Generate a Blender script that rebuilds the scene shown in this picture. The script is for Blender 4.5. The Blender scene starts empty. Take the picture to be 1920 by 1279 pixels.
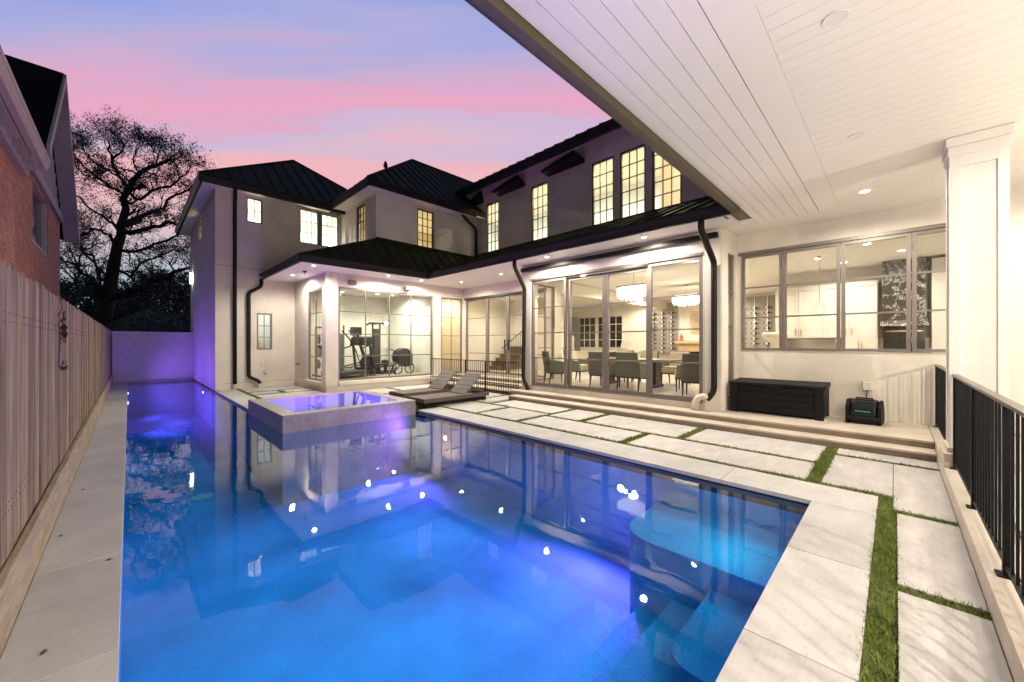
import bpy, math, random
from mathutils import Vector, Matrix
random.seed(7)
R = math.radians
scene = bpy.context.scene
COL = scene.collection
G0 = -1.5            # patio level (the camera stands at height 0)

# ------------------------------------------------------------------ camera
cam_d = bpy.data.cameras.new('camera'); cam = bpy.data.objects.new('camera', cam_d); COL.objects.link(cam)
cam.location = (0, 0, 0); cam.rotation_euler = (R(90), 0, R(-45))
cam_d.sensor_width = 36; cam_d.lens = 36*718/1920; cam_d.shift_y = 4.5/1920
cam_d.clip_start = 0.05; cam_d.clip_end = 1000
scene.camera = cam
scene.view_settings.view_transform = 'Standard'; scene.view_settings.look = 'None'
scene.view_settings.exposure = 0.42; scene.view_settings.gamma = 1.0

# ------------------------------------------------------------------ world: dusk sky
W = bpy.data.worlds.new("World"); scene.world = W; W.use_nodes = True
nt = W.node_tree; nt.nodes.clear()
def N(t, **k):
    n = nt.nodes.new(t)
    for a, b in k.items(): setattr(n, a, b)
    return n
out = N('ShaderNodeOutputWorld'); bg = N('ShaderNodeBackground'); bg.inputs[1].default_value = 0.78
# a high cloud layer: bands of evening colour running across the (1,-1) direction
tc = N('ShaderNodeTexCoord'); sep = N('ShaderNodeSeparateXYZ'); nt.links.new(tc.outputs['Generated'], sep.inputs[0])
def mth(op, a, b=None, c=None, clamp=False):
    n = N('ShaderNodeMath', operation=op); n.use_clamp = clamp
    for i, v in enumerate((a, b, c)):
        if v is None: continue
        if isinstance(v, (int, float)): n.inputs[i].default_value = v
        else: nt.links.new(v, n.inputs[i])
    return n.outputs[0]
xy = mth('MAXIMUM', mth('ABSOLUTE', mth('MULTIPLY', mth('ADD', sep.outputs['X'], sep.outputs['Y']), .70711)), .12)
q = mth('DIVIDE', sep.outputs['Z'], xy)
rr = mth('DIVIDE', mth('MULTIPLY', mth('SUBTRACT', sep.outputs['X'], sep.outputs['Y']), .70711), xy)
cmb = N('ShaderNodeCombineXYZ'); nt.links.new(mth('MULTIPLY', rr, 1.1), cmb.inputs[0]); nt.links.new(mth('MULTIPLY', q, 12.0), cmb.inputs[1])
nz = N('ShaderNodeTexNoise'); nz.inputs['Scale'].default_value = .8; nz.inputs['Detail'].default_value = 7; nz.inputs['Roughness'].default_value = .55
nz.inputs['Distortion'].default_value = .4; nt.links.new(cmb.outputs[0], nz.inputs['Vector'])
q2 = mth('ADD', q, mth('MULTIPLY_ADD', nz.outputs['Fac'], .34, -.17))
q3 = mth('ADD', q2, mth('MULTIPLY', rr, .018))
cr = N('ShaderNodeValToRGB'); nt.links.new(mth('DIVIDE', q3, 1.3, clamp=True), cr.inputs[0])
stops = [(0,(.36,.56,.63)),(.117,(.44,.57,.64)),(.27,(.64,.51,.57)),(.37,(.82,.50,.52)),(.45,(.84,.45,.50)),(.49,(.68,.48,.60)),(.53,(.60,.47,.66)),
         (.57,(.74,.39,.55)),(.62,(.80,.38,.53)),(.667,(.70,.39,.58)),(.716,(.58,.41,.62)),(.785,(.42,.41,.70)),(.897,(.31,.37,.74)),(1.2,(.25,.31,.66))]
e = cr.color_ramp.elements
while len(e) < len(stops): e.new(0.5)
for el, (p, c) in zip(e, stops): el.position = p/1.3; el.color = (*c, 1)
fwd = mth('MULTIPLY', mth('ADD', sep.outputs['X'], sep.outputs['Y']), .70711)
mr_ = N('ShaderNodeMapRange'); mr_.interpolation_type = 'SMOOTHSTEP'
for i, v in ((1,-.15),(2,.30),(3,.22),(4,1.0)): mr_.inputs[i].default_value = v
nt.links.new(fwd, mr_.inputs[0])
mr2 = N('ShaderNodeMapRange'); mr2.interpolation_type = 'SMOOTHSTEP'
for i, v in ((1,.62),(2,.92),(3,1.0),(4,.40)): mr2.inputs[i].default_value = v
nt.links.new(sep.outputs['Z'], mr2.inputs[0])
sc = N('ShaderNodeMixRGB'); sc.blend_type = 'MULTIPLY'; sc.inputs[0].default_value = 1; nt.links.new(cr.outputs[0], sc.inputs[1]); nt.links.new(mth('MULTIPLY', mr_.outputs[0], mr2.outputs[0]), sc.inputs[2])
nt.links.new(sc.outputs[0], bg.inputs[0]); nt.links.new(bg.outputs[0], out.inputs[0])

# ------------------------------------------------------------------ materials
def mat(name, col, rough=.6, metal=0, bump=0, bscale=30, var=0, vscale=3, col2=None, emit=None, estr=0, stretch=(1,1,1), spec=.5, detail=6):
    m = bpy.data.materials.new(name); m.use_nodes = True; t = m.node_tree; b = t.nodes['Principled BSDF']
    b.inputs['Base Color'].default_value = (*col, 1); b.inputs['Roughness'].default_value = rough; b.inputs['Metallic'].default_value = metal
    b.inputs['Specular IOR Level'].default_value = spec
    L = t.links
    tcn = t.nodes.new('ShaderNodeTexCoord'); mpn = t.nodes.new('ShaderNodeMapping'); mpn.inputs['Scale'].default_value = stretch
    L.new(tcn.outputs['Object'], mpn.inputs[0])
    if var or col2:
        n = t.nodes.new('ShaderNodeTexNoise'); n.inputs['Scale'].default_value = vscale; n.inputs['Detail'].default_value = detail
        n.inputs['Roughness'].default_value = .62
        L.new(mpn.outputs[0], n.inputs['Vector'])
        r = t.nodes.new('ShaderNodeValToRGB'); L.new(n.outputs['Fac'], r.inputs[0])
        c2 = col2 or tuple(max(0, c*(1-var)) for c in col)
        r.color_ramp.elements[0].position = .32; r.color_ramp.elements[1].position = .68
        r.color_ramp.elements[0].color = (*c2, 1); r.color_ramp.elements[1].color = (*col, 1)
        L.new(r.outputs[0], b.inputs['Base Color'])
    if bump:
        n2 = t.nodes.new('ShaderNodeTexNoise'); n2.inputs['Scale'].default_value = bscale; n2.inputs['Detail'].default_value = 4
        L.new(mpn.outputs[0], n2.inputs['Vector'])
        bp = t.nodes.new('ShaderNodeBump'); bp.inputs['Strength'].default_value = bump; bp.inputs['Distance'].default_value = .01
        L.new(n2.outputs['Fac'], bp.inputs['Height']); L.new(bp.outputs[0], b.inputs['Normal'])
    if emit:
        b.inputs['Emission Color'].default_value = (*emit, 1); b.inputs['Emission Strength'].default_value = estr
    return m
M = {}
M['stucco'] = mat('stucco', (.70,.64,.55), .9, bump=.35, bscale=45, var=.16, vscale=1.3, spec=.2)
M['trimw'] = mat('white_trim', (.74,.70,.64), .6, bump=.05, bscale=20, var=.04, vscale=2)
M['ceilw'] = mat('ceiling_paint', (.80,.76,.68), .42, bump=.03, bscale=12, var=.03, vscale=1.2)
M['gap'] = mat('dark_gap', (.18,.15,.11), .9)
M['bronze'] = mat('dark_bronze_metal', (.016,.014,.011), .5, spec=.2, var=.2, vscale=4)
M['beam'] = mat('bronze_fascia', (.085,.064,.034), .6, metal=.0, var=.2, vscale=3)
M['roof'] = mat('standing_seam_metal', (.028,.029,.016), .7, spec=.08, var=.3, vscale=1.5)
M['taupe'] = mat('taupe_frame', (.19,.165,.14), .42, metal=.2, var=.1, vscale=5)
M['dkframe'] = mat('dark_window_frame', (.055,.045,.033), .45, metal=.2)
M['stone'] = mat('limestone', (.53,.515,.485), .62, bump=.1, bscale=22, col2=(.40,.385,.36), vscale=2.6, detail=9, stretch=(1.0,2.2,1))
M['stone2'] = mat('limestone_coping', (.53,.515,.485), .6, bump=.1, bscale=22, col2=(.41,.395,.37), vscale=2.3, detail=9)
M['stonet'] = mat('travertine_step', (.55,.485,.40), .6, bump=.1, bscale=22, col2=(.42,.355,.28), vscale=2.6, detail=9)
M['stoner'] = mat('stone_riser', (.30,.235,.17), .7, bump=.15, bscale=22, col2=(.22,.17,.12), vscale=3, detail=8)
M['soil'] = mat('soil', (.05,.042,.03), .95, bump=.6, bscale=25, var=.4)
M['ground'] = mat('grass_ground', (.03,.045,.02), .95, bump=.6, bscale=6, var=.5, vscale=.6)
M['grass'] = mat('turf_blades', (.23,.28,.035), .75, col2=(.075,.12,.015), vscale=9, detail=10)
M['turf'] = mat('turf_base', (.10,.13,.02), .95, bump=.8, bscale=60, var=.5, vscale=12)
M['black'] = mat('black_iron', (.005,.005,.006), .5, spec=.2)
M['railcap'] = mat('bronze_rail_cap', (.13,.105,.09), .35, metal=.4)
M['plastic'] = mat('black_resin', (.006,.006,.007), .6, spec=.2, bump=.2, bscale=60)
M['plasticg'] = mat('glossy_dark_plastic', (.005,.009,.008), .15)
M['teal'] = mat('teal_strip', (.05,.35,.32), .3)
M['deckwood'] = mat('taupe_slat', (.095,.065,.05), .6, bump=.1, bscale=30, var=.25, vscale=4)
M['intw'] = mat('interior_wall_paint', (.78,.74,.66), .8, var=.03, vscale=1)
M['intceil'] = mat('interior_ceiling_paint', (.82,.80,.75), .8)
M['intfl'] = mat('interior_floor', (.56,.50,.42), .3, var=.12, vscale=2)
M['cab'] = mat('white_cabinet', (.66,.63,.57), .45)
M['brass'] = mat('brass', (.55,.38,.16), .3, metal=.8)
M['chrome'] = mat('chrome', (.6,.6,.6), .2, metal=1)
M['greenlea'] = mat('grey_green_leather', (.115,.12,.09), .5, bump=.08, bscale=40, var=.1)
M['cream'] = mat('cream_upholstery', (.55,.50,.36), .7, var=.06)
M['dkwood'] = mat('dark_wood', (.028,.020,.016), .4, var=.3)
M['wood'] = mat('brown_wood', (.16,.10,.06), .4, var=.3, stretch=(1,8,1))
M['gymblk'] = mat('black_machine', (.016,.018,.018), .42, var=.2)
M['gymgrey'] = mat('grey_machine', (.10,.11,.10), .45)
M['offwhite'] = mat('offwhite_plaster', (.70,.66,.58), .7)
M['mantel'] = mat('honey_stone_mantel', (.60,.44,.26), .6, var=.1)
M['red'] = mat('orange_ornament', (.6,.12,.04), .5)
M['leaf'] = mat('oak_leaf', (.085,.13,.13), .8, col2=(.035,.06,.062), vscale=.8)
M['bark'] = mat('oak_bark', (.028,.023,.022), .95, bump=.8, bscale=8, var=.4)
M['plant'] = mat('houseplant', (.07,.13,.03), .6)
M['yellow'] = mat('yellow_flower', (.75,.55,.05), .6)
M['dryleaf'] = mat('dry_vine', (.10,.045,.025), .8, var=.4)
M['shingle'] = mat('dark_shingle', (.006,.006,.007), .98, bump=.8, bscale=14, spec=.05)
M['siding'] = mat('painted_siding', (.36,.33,.31), .7, var=.08)
M['cornice'] = mat('painted_cornice', (.32,.28,.22), .6, var=.15)
M['pvc'] = mat('drain_boot', (.58,.52,.43), .5)
M['nightglass'] = mat('night_glass', (.012,.014,.014), .06)
M['art'] = mat('picture_print', (.55,.42,.28), .6, col2=(.30,.26,.18), vscale=6)
M['label'] = mat('bottle_label', (.75,.70,.60), .6)
M['bottle'] = mat('bottle_glass', (.010,.018,.012), .15)
M['gutter_paint'] = mat('gutter_paint', (.42,.35,.25), .5, var=.12, vscale=3)

def tone_stone(m, lo=.86):
    t = m.node_tree; L = t.links; b = t.nodes['Principled BSDF']; src = b.inputs['Base Color'].links[0].from_socket
    at = t.nodes.new('ShaderNodeAttribute'); at.attribute_name = 'tone'
    mx = t.nodes.new('ShaderNodeMixRGB'); mx.blend_type = 'MULTIPLY'; mx.inputs[0].default_value = 1
    tcn = t.nodes.new('ShaderNodeTexCoord'); mp_ = t.nodes.new('ShaderNodeMapping'); mp_.inputs['Scale'].default_value = (3, 40, 3); L.new(tcn.outputs['Object'], mp_.inputs[0])
    n = t.nodes.new('ShaderNodeTexNoise'); n.inputs['Scale'].default_value = 1.2; n.inputs['Detail'].default_value = 5; L.new(mp_.outputs[0], n.inputs['Vector'])
    mr = t.nodes.new('ShaderNodeMapRange'); mr.inputs[1].default_value = .3; mr.inputs[2].default_value = .7; mr.inputs[3].default_value = lo; mr.inputs[4].default_value = 1.04; L.new(n.outputs['Fac'], mr.inputs[0])
    # small pits and specks
    v = t.nodes.new('ShaderNodeTexNoise'); v.inputs['Scale'].default_value = 55; v.inputs['Detail'].default_value = 2; L.new(tcn.outputs['Object'], v.inputs['Vector'])
    m2_ = t.nodes.new('ShaderNodeMapRange'); m2_.inputs[1].default_value = .27; m2_.inputs[2].default_value = .34; m2_.inputs[3].default_value = .72; m2_.inputs[4].default_value = 1.0; L.new(v.outputs['Fac'], m2_.inputs[0])
    mu = t.nodes.new('ShaderNodeMath'); mu.operation = 'MULTIPLY'; L.new(mr.outputs[0], mu.inputs[0]); L.new(m2_.outputs[0], mu.inputs[1])
    mx2 = t.nodes.new('ShaderNodeMixRGB'); mx2.blend_type = 'MULTIPLY'; mx2.inputs[0].default_value = 1
    L.new(src, mx.inputs[1]); L.new(at.outputs['Color'], mx.inputs[2]); L.new(mx.outputs[0], mx2.inputs[1]); L.new(mu.outputs[0], mx2.inputs[2]); L.new(mx2.outputs[0], b.inputs['Base Color'])
tone_stone(M['stone'], .93); tone_stone(M['stone2'], .97)

def emat(name, col, s):
    m = bpy.data.materials.new(name); m.use_nodes = True; t = m.node_tree; t.nodes.clear()
    o = t.nodes.new('ShaderNodeOutputMaterial'); e = t.nodes.new('ShaderNodeEmission'); e.inputs[0].default_value = (*col, 1); e.inputs[1].default_value = s
    t.links.new(e.outputs[0], o.inputs[0]); return m
M['lamp'] = emat('lamp_lens', (1, .93, .82), 14)
M['lampoff'] = mat('unlit_lens', (.72,.69,.62), .3)
M['poollamp'] = emat('pool_lamp_lens', (.72, .60, 1), 16)
M['crystal'] = emat('lit_crystal', (1, .93, .82), 3.0)
M['shade'] = emat('lit_lampshade', (1, .84, .56), .75)
M['strlamp'] = emat('street_lamp_lens', (1, .9, .7), 8)

def glass(name, tint=(1,1,1), ior=1.45, rough=0.0, bump=0, bscale=2.0, mul=1.0):
    m = bpy.data.materials.new(name); m.use_nodes = True; t = m.node_tree; t.nodes.clear(); L = t.links
    o = t.nodes.new('ShaderNodeOutputMaterial'); mx = t.nodes.new('ShaderNodeMixShader'); tr = t.nodes.new('ShaderNodeBsdfTransparent')
    gl = t.nodes.new('ShaderNodeBsdfGlossy'); tr.inputs[0].default_value = (*tint, 1); gl.inputs['Roughness'].default_value = rough
    ge = t.nodes.new('ShaderNodeNewGeometry'); dt = t.nodes.new('ShaderNodeVectorMath'); dt.operation = 'DOT_PRODUCT'; L.new(ge.outputs['Incoming'], dt.inputs[0])
    def mm(op, a, b=None, c=None, clamp=False):
        n = t.nodes.new('ShaderNodeMath'); n.operation = op; n.use_clamp = clamp
        for i, v in enumerate((a, b, c)):
            if v is None: continue
            if isinstance(v, (int, float)): n.inputs[i].default_value = v
            else: L.new(v, n.inputs[i])
        return n.outputs[0]
    f0 = ((ior-1)/(ior+1))**2
    sch = mm('MULTIPLY_ADD', mm('POWER', mm('SUBTRACT', 1.0, mm('ABSOLUTE', dt.outputs['Value']), clamp=True), 5.0), 1-f0, f0)   # Schlick, the same from both sides
    L.new(mm('MULTIPLY', sch, mul, clamp=True), mx.inputs[0]); L.new(tr.outputs[0], mx.inputs[1]); L.new(gl.outputs[0], mx.inputs[2]); L.new(mx.outputs[0], o.inputs[0])
    if bump:
        n = t.nodes.new('ShaderNodeTexNoise'); n.inputs['Scale'].default_value = bscale; n.inputs['Detail'].default_value = 2
        tcn = t.nodes.new('ShaderNodeTexCoord'); L.new(tcn.outputs['Object'], n.inputs['Vector'])
        b = t.nodes.new('ShaderNodeBump'); b.inputs['Strength'].default_value = bump; b.inputs['Distance'].default_value = .02
        L.new(n.outputs['Fac'], b.inputs['Height']); L.new(b.outputs[0], gl.inputs['Normal']); L.new(b.outputs[0], dt.inputs[1])
    else: L.new(ge.outputs['Normal'], dt.inputs[1])
    return m
M['glass'] = glass('window_glass', (.98,.975,.95), 1.5)
M['water'] = glass('pool_water_surface', (.26,.72,1.0), 1.33, rough=.012, bump=.11, bscale=2.4, mul=1.1)
M['spawater'] = glass('spa_water_surface', (.80,.72,1.0), 1.33, rough=.01, bump=.05, bscale=3, mul=1.2)

def brickmat(name, c1, c2, mortar, scale, bw=.5, rh=.25, msize=.02, axis='yz', rough=.85, bump=.4):
    m = bpy.data.materials.new(name); m.use_nodes = True; t = m.node_tree; b = t.nodes['Principled BSDF']; L = t.links
    b.inputs['Roughness'].default_value = rough
    tcn = t.nodes.new('ShaderNodeTexCoord'); sp = t.nodes.new('ShaderNodeSeparateXYZ'); cb = t.nodes.new('ShaderNodeCombineXYZ')
    L.new(tcn.outputs['Object'], sp.inputs[0])
    L.new(sp.outputs[axis[0].upper()], cb.inputs[0]); L.new(sp.outputs[axis[1].upper()], cb.inputs[1])
    br = t.nodes.new('ShaderNodeTexBrick'); L.new(cb.outputs[0], br.inputs['Vector'])
    br.inputs['Color1'].default_value = (*c1, 1); br.inputs['Color2'].default_value = (*c2, 1); br.inputs['Mortar'].default_value = (*mortar, 1)
    br.inputs['Scale'].default_value = scale; br.inputs['Brick Width'].default_value = bw; br.inputs['Row Height'].default_value = rh; br.inputs['Mortar Size'].default_value = msize
    n = t.nodes.new('ShaderNodeTexNoise'); n.inputs['Scale'].default_value = 4; n.inputs['Detail'].default_value = 8; L.new(tcn.outputs['Object'], n.inputs['Vector'])
    mx = t.nodes.new('ShaderNodeMixRGB'); mx.blend_type = 'MULTIPLY'; mx.inputs[0].default_value = .6
    L.new(br.outputs['Color'], mx.inputs[1]); L.new(n.outputs['Fac'], mx.inputs[2])
    L.new(mx.outputs[0], b.inputs['Base Color'])
    bp = t.nodes.new('ShaderNodeBump'); bp.inputs['Strength'].default_value = bump; bp.inputs['Distance'].default_value = .01; bp.invert = True
    L.new(br.outputs['Fac'], bp.inputs['Height']); L.new(bp.outputs[0], b.inputs['Normal'])
    return m
M['brick'] = brickmat('red_brick', (.66,.24,.07), (.40,.13,.05), (.50,.36,.22), 1, .21, .075, .008)
M['mosaic'] = brickmat('mosaic_tile_x', (.42,.36,.29), (.34,.29,.23), (.30,.26,.21), 1, .035, .10, .003, axis='xz', rough=.35)
M['mosaicy'] = brickmat('mosaic_tile_y', (.42,.36,.29), (.34,.29,.23), (.30,.26,.21), 1, .035, .10, .003, axis='yz', rough=.35)
M['mosaict'] = brickmat('mosaic_tile_top', (.50,.44,.37), (.42,.37,.30), (.34,.30,.25), 1, .035, .035, .002, axis='xy', rough=.35)

# weathered cedar: colour changes from picket to picket, long vertical grain
def fencemat():
    m = bpy.data.materials.new('weathered_cedar'); m.use_nodes = True; t = m.node_tree; b = t.nodes['Principled BSDF']; L = t.links
    b.inputs['Roughness'].default_value = .85
    tcn = t.nodes.new('ShaderNodeTexCoord'); mpn = t.nodes.new('ShaderNodeMapping'); mpn.inputs['Scale'].default_value = (14, 14, .9); L.new(tcn.outputs['Object'], mpn.inputs[0])
    n = t.nodes.new('ShaderNodeTexNoise'); n.inputs['Scale'].default_value = 1.6; n.inputs['Detail'].default_value = 10; n.inputs['Roughness'].default_value = .7; L.new(mpn.outputs[0], n.inputs['Vector'])
    at = t.nodes.new('ShaderNodeAttribute'); at.attribute_name = 'tone'
    r = t.nodes.new('ShaderNodeValToRGB'); L.new(n.outputs['Fac'], r.inputs[0])
    r.color_ramp.elements[0].position = .28; r.color_ramp.elements[0].color = (.09,.058,.030,1); r.color_ramp.elements[1].position = .66; r.color_ramp.elements[1].color = (.38,.29,.165,1)
    mx = t.nodes.new('ShaderNodeMixRGB'); mx.blend_type = 'MULTIPLY'; mx.inputs[0].default_value = 1
    L.new(r.outputs[0], mx.inputs[1]); L.new(at.outputs['Color'], mx.inputs[2]); L.new(mx.outputs[0], b.inputs['Base Color'])
    bp = t.nodes.new('ShaderNodeBump'); bp.inputs['Strength'].default_value = .5; bp.inputs['Distance'].default_value = .006; L.new(n.outputs['Fac'], bp.inputs['Height']); L.new(bp.outputs[0], b.inputs['Normal'])
    return m
M['fence'] = fencemat()
M['kick'] = mat('weathered_kickboard', (.40,.32,.20), .85, bump=.5, bscale=8, col2=(.20,.16,.10), vscale=3, stretch=(8,1,8), detail=9)

def marblemat():
    m = bpy.data.materials.new('black_marble'); m.use_nodes = True; t = m.node_tree; b = t.nodes['Principled BSDF']; L = t.links
    b.inputs['Roughness'].default_value = .2
    tcn = t.nodes.new('ShaderNodeTexCoord'); n = t.nodes.new('ShaderNodeTexNoise'); n.inputs['Scale'].default_value = 2.2; n.inputs['Detail'].default_value = 12; n.inputs['Roughness'].default_value = .68; n.inputs['Distortion'].default_value = .7
    L.new(tcn.outputs['Object'], n.inputs['Vector'])
    r = t.nodes.new('ShaderNodeValToRGB'); L.new(n.outputs['Fac'], r.inputs[0]); E = r.color_ramp.elements
    E[0].position = .485; E[0].color = (.03,.035,.03,1); E[1].position = .515; E[1].color = (.03,.035,.03,1); x = E.new(.5); x.color = (.6,.6,.55,1)
    L.new(r.outputs[0], b.inputs['Base Color']); return m
M['blkmarble'] = marblemat()

def plastermat():
    m = bpy.data.materials.new('blue_pebble_plaster'); m.use_nodes = True; t = m.node_tree; b = t.nodes['Principled BSDF']; L = t.links
    b.inputs['Roughness'].default_value = .9; b.inputs['Specular IOR Level'].default_value = .1
    tcn = t.nodes.new('ShaderNodeTexCoord')
    n = t.nodes.new('ShaderNodeTexNoise'); n.inputs['Scale'].default_value = 60; n.inputs['Detail'].default_value = 3; L.new(tcn.outputs['Object'], n.inputs['Vector'])
    r = t.nodes.new('ShaderNodeValToRGB'); L.new(n.outputs['Fac'], r.inputs[0]); E = r.color_ramp.elements
    E[0].position = .3; E[0].color = (.12,.33,.50,1); E[1].position = .7; E[1].color = (.19,.46,.66,1)
    n2 = t.nodes.new('ShaderNodeTexNoise'); n2.inputs['Scale'].default_value = .7; n2.inputs['Detail'].default_value = 6; L.new(tcn.outputs['Object'], n2.inputs['Vector'])
    mr = t.nodes.new('ShaderNodeMapRange'); mr.inputs[1].default_value = .3; mr.inputs[2].default_value = .7; mr.inputs[3].default_value = .55; mr.inputs[4].default_value = 1.1; L.new(n2.outputs['Fac'], mr.inputs[0])
    mx = t.nodes.new('ShaderNodeMixRGB'); mx.blend_type = 'MULTIPLY'; mx.inputs[0].default_value = 1; L.new(r.outputs[0], mx.inputs[1]); L.new(mr.outputs[0], mx.inputs[2])
    L.new(mx.outputs[0], b.inputs['Base Color']); return m
M['plaster'] = plastermat()
M['pooltile'] = mat('waterline_tile', (.02,.03,.05), .25, var=.3, vscale=20)

# ------------------------------------------------------------------ mesh helpers
class MB:
    def __init__(s): s.v = []; s.f = []; s.tone = []
    def face(s, pts, tone=1.0):
        i = len(s.v); s.v += [tuple(p) for p in pts]; s.f.append(tuple(range(i, i+len(pts)))); s.tone.append(tone); return s
    def box(s, x0, x1, y0, y1, z0, z1, tone=1.0):
        if x0 > x1: x0, x1 = x1, x0
        if y0 > y1: y0, y1 = y1, y0
        if z0 > z1: z0, z1 = z1, z0
        i = len(s.v)
        s.v += [(x0,y0,z0),(x1,y0,z0),(x1,y1,z0),(x0,y1,z0),(x0,y0,z1),(x1,y0,z1),(x1,y1,z1),(x0,y1,z1)]
        for q in ((0,3,2,1),(4,5,6,7),(0,1,5,4),(1,2,6,5),(2,3,7,6),(3,0,4,7)): s.f.append(tuple(i+k for k in q)); s.tone.append(tone)
        return s
    def hexa(s, p, tone=1.0):      # 4 bottom + 4 top points
        i = len(s.v); s.v += [tuple(q) for q in p]
        for q in ((0,3,2,1),(4,5,6,7),(0,1,5,4),(1,2,6,5),(2,3,7,6),(3,0,4,7)): s.f.append(tuple(i+k for k in q)); s.tone.append(tone)
        return s
    def prism(s, prof, a0, a1, axis):   # closed 2D profile swept along an axis
        def P(p, a): return {'x': (a, p[0], p[1]), 'y': (p[0], a, p[1]), 'z': (p[0], p[1], a)}[axis]
        i = len(s.v); n = len(prof)
        s.v += [P(p, a0) for p in prof] + [P(p, a1) for p in prof]
        s.f.append(tuple(range(i+n-1, i-1, -1))); s.f.append(tuple(range(i+n, i+2*n)))
        for k in range(n): s.f.append((i+k, i+(k+1) % n, i+n+(k+1) % n, i+n+k))
        s.tone += [1.0]*(n+2); return s
    def tube(s, pts, r, n=8, cap=True, sq=False):
        pts = [Vector(p) for p in pts]; rs = r if isinstance(r, (list, tuple)) else [r]*len(pts)
        base = len(s.v); prev = None
        for k, p in enumerate(pts):
            d = (pts[min(k+1, len(pts)-1)] - pts[max(k-1, 0)]).normalized()
            if prev is None:
                ref = Vector((0,0,1)) if abs(d.z) < .9 else Vector((1,0,0))
                a = d.cross(ref).normalized()
            else:
                a = (prev - d*prev.dot(d)).normalized()
            prev = a; b = d.cross(a)
            for j in range(n):
                th = 2*math.pi*(j+(.5 if sq else 0))/n
                s.v.append(tuple(p + (a*math.cos(th)+b*math.sin(th))*rs[k]))
        for k in range(len(pts)-1):
            for j in range(n):
                s.f.append((base+k*n+j, base+k*n+(j+1) % n, base+(k+1)*n+(j+1) % n, base+(k+1)*n+j)); s.tone.append(1)
        if cap:
            s.f.append(tuple(base+j for j in range(n-1, -1, -1))); s.f.append(tuple(base+(len(pts)-1)*n+j for j in range(n))); s.tone += [1,1]
        return s
    def lathe(s, prof, c=(0,0,0), n=20, cap=True):   # prof: (r,z)
        b = len(s.v)
        for (r, z) in prof:
            for j in range(n):
                th = 2*math.pi*j/n; s.v.append((c[0]+r*math.cos(th), c[1]+r*math.sin(th), c[2]+z))
        for k in range(len(prof)-1):
            for j in range(n): s.f.append((b+k*n+j, b+k*n+(j+1) % n, b+(k+1)*n+(j+1) % n, b+(k+1)*n+j)); s.tone.append(1)
        if cap: s.f.append(tuple(b+j for j in range(n-1, -1, -1))); s.f.append(tuple(b+(len(prof)-1)*n+j for j in range(n))); s.tone += [1,1]
        return s
    def build(s, name, m, parent=None, smooth=False, bevel=0, local=False):
        me = bpy.data.meshes.new(name); me.from_pydata(s.v, [], s.f); me.update()
        if any(t != 1.0 for t in s.tone):
            at = me.color_attributes.new('tone', 'FLOAT_COLOR', 'CORNER')
            for p in me.polygons:
                tn = s.tone[p.index]; tn = tn if isinstance(tn, tuple) else (tn, tn, tn)
                for li in p.loop_indices: at.data[li].color = (*tn, 1)
        if smooth:
            for p in me.polygons: p.use_smooth = True
        me.materials.append(M[m] if isinstance(m, str) else m)
        o = bpy.data.objects.new(name, me); COL.objects.link(o)
        if parent:
            o.parent = parent
            if not local: o.matrix_parent_inverse = parent_inv(parent)
        if bevel:
            b = o.modifiers.new('bevel', 'BEVEL'); b.width = bevel; b.segments = 2; b.limit_method = 'ANGLE'
        return o
def parent_inv(p):
    m = Matrix.LocRotScale(p.location, p.rotation_euler, p.scale)
    if p.parent: m = (parent_inv(p.parent).inverted() @ p.matrix_parent_inverse @ m)
    return m.inverted()
def tag(o, label=None, cat=None, group=None, kind=None):
    if label: o['label'] = label
    if cat: o['category'] = cat
    if group: o['group'] = group
    if kind: o['kind'] = kind
    return o
def thing(name, loc, label, cat, rz=0, group=None):
    o = bpy.data.objects.new(name, None); COL.objects.link(o); o.location = loc; o.rotation_euler = (0,0,rz); o.empty_display_size = .1
    return tag(o, label, cat, group)
def struct(o, label=None, cat=None): return tag(o, label, cat, kind='structure')
def copy_tree(o, parent=None):
    c = o.copy(); COL.objects.link(c)
    if parent: c.parent = parent
    for ch in [x for x in bpy.data.objects if x.parent == o]: copy_tree(ch, c)
    return c
def light(kind, name, loc, energy, col=(1,.9,.76), parent=None, target=None, **k):
    d = bpy.data.lights.new(name, kind); d.energy = energy; d.color = col
    for a, b in k.items(): setattr(d, a, b)
    o = bpy.data.objects.new(name, d); COL.objects.link(o); o.location = loc
    if target is not None:
        o.rotation_euler = (Vector(target)-Vector(loc)).to_track_quat('-Z', 'Y').to_euler()
    if parent: o.parent = parent; o.matrix_parent_inverse = parent_inv(parent)
    return o

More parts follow.
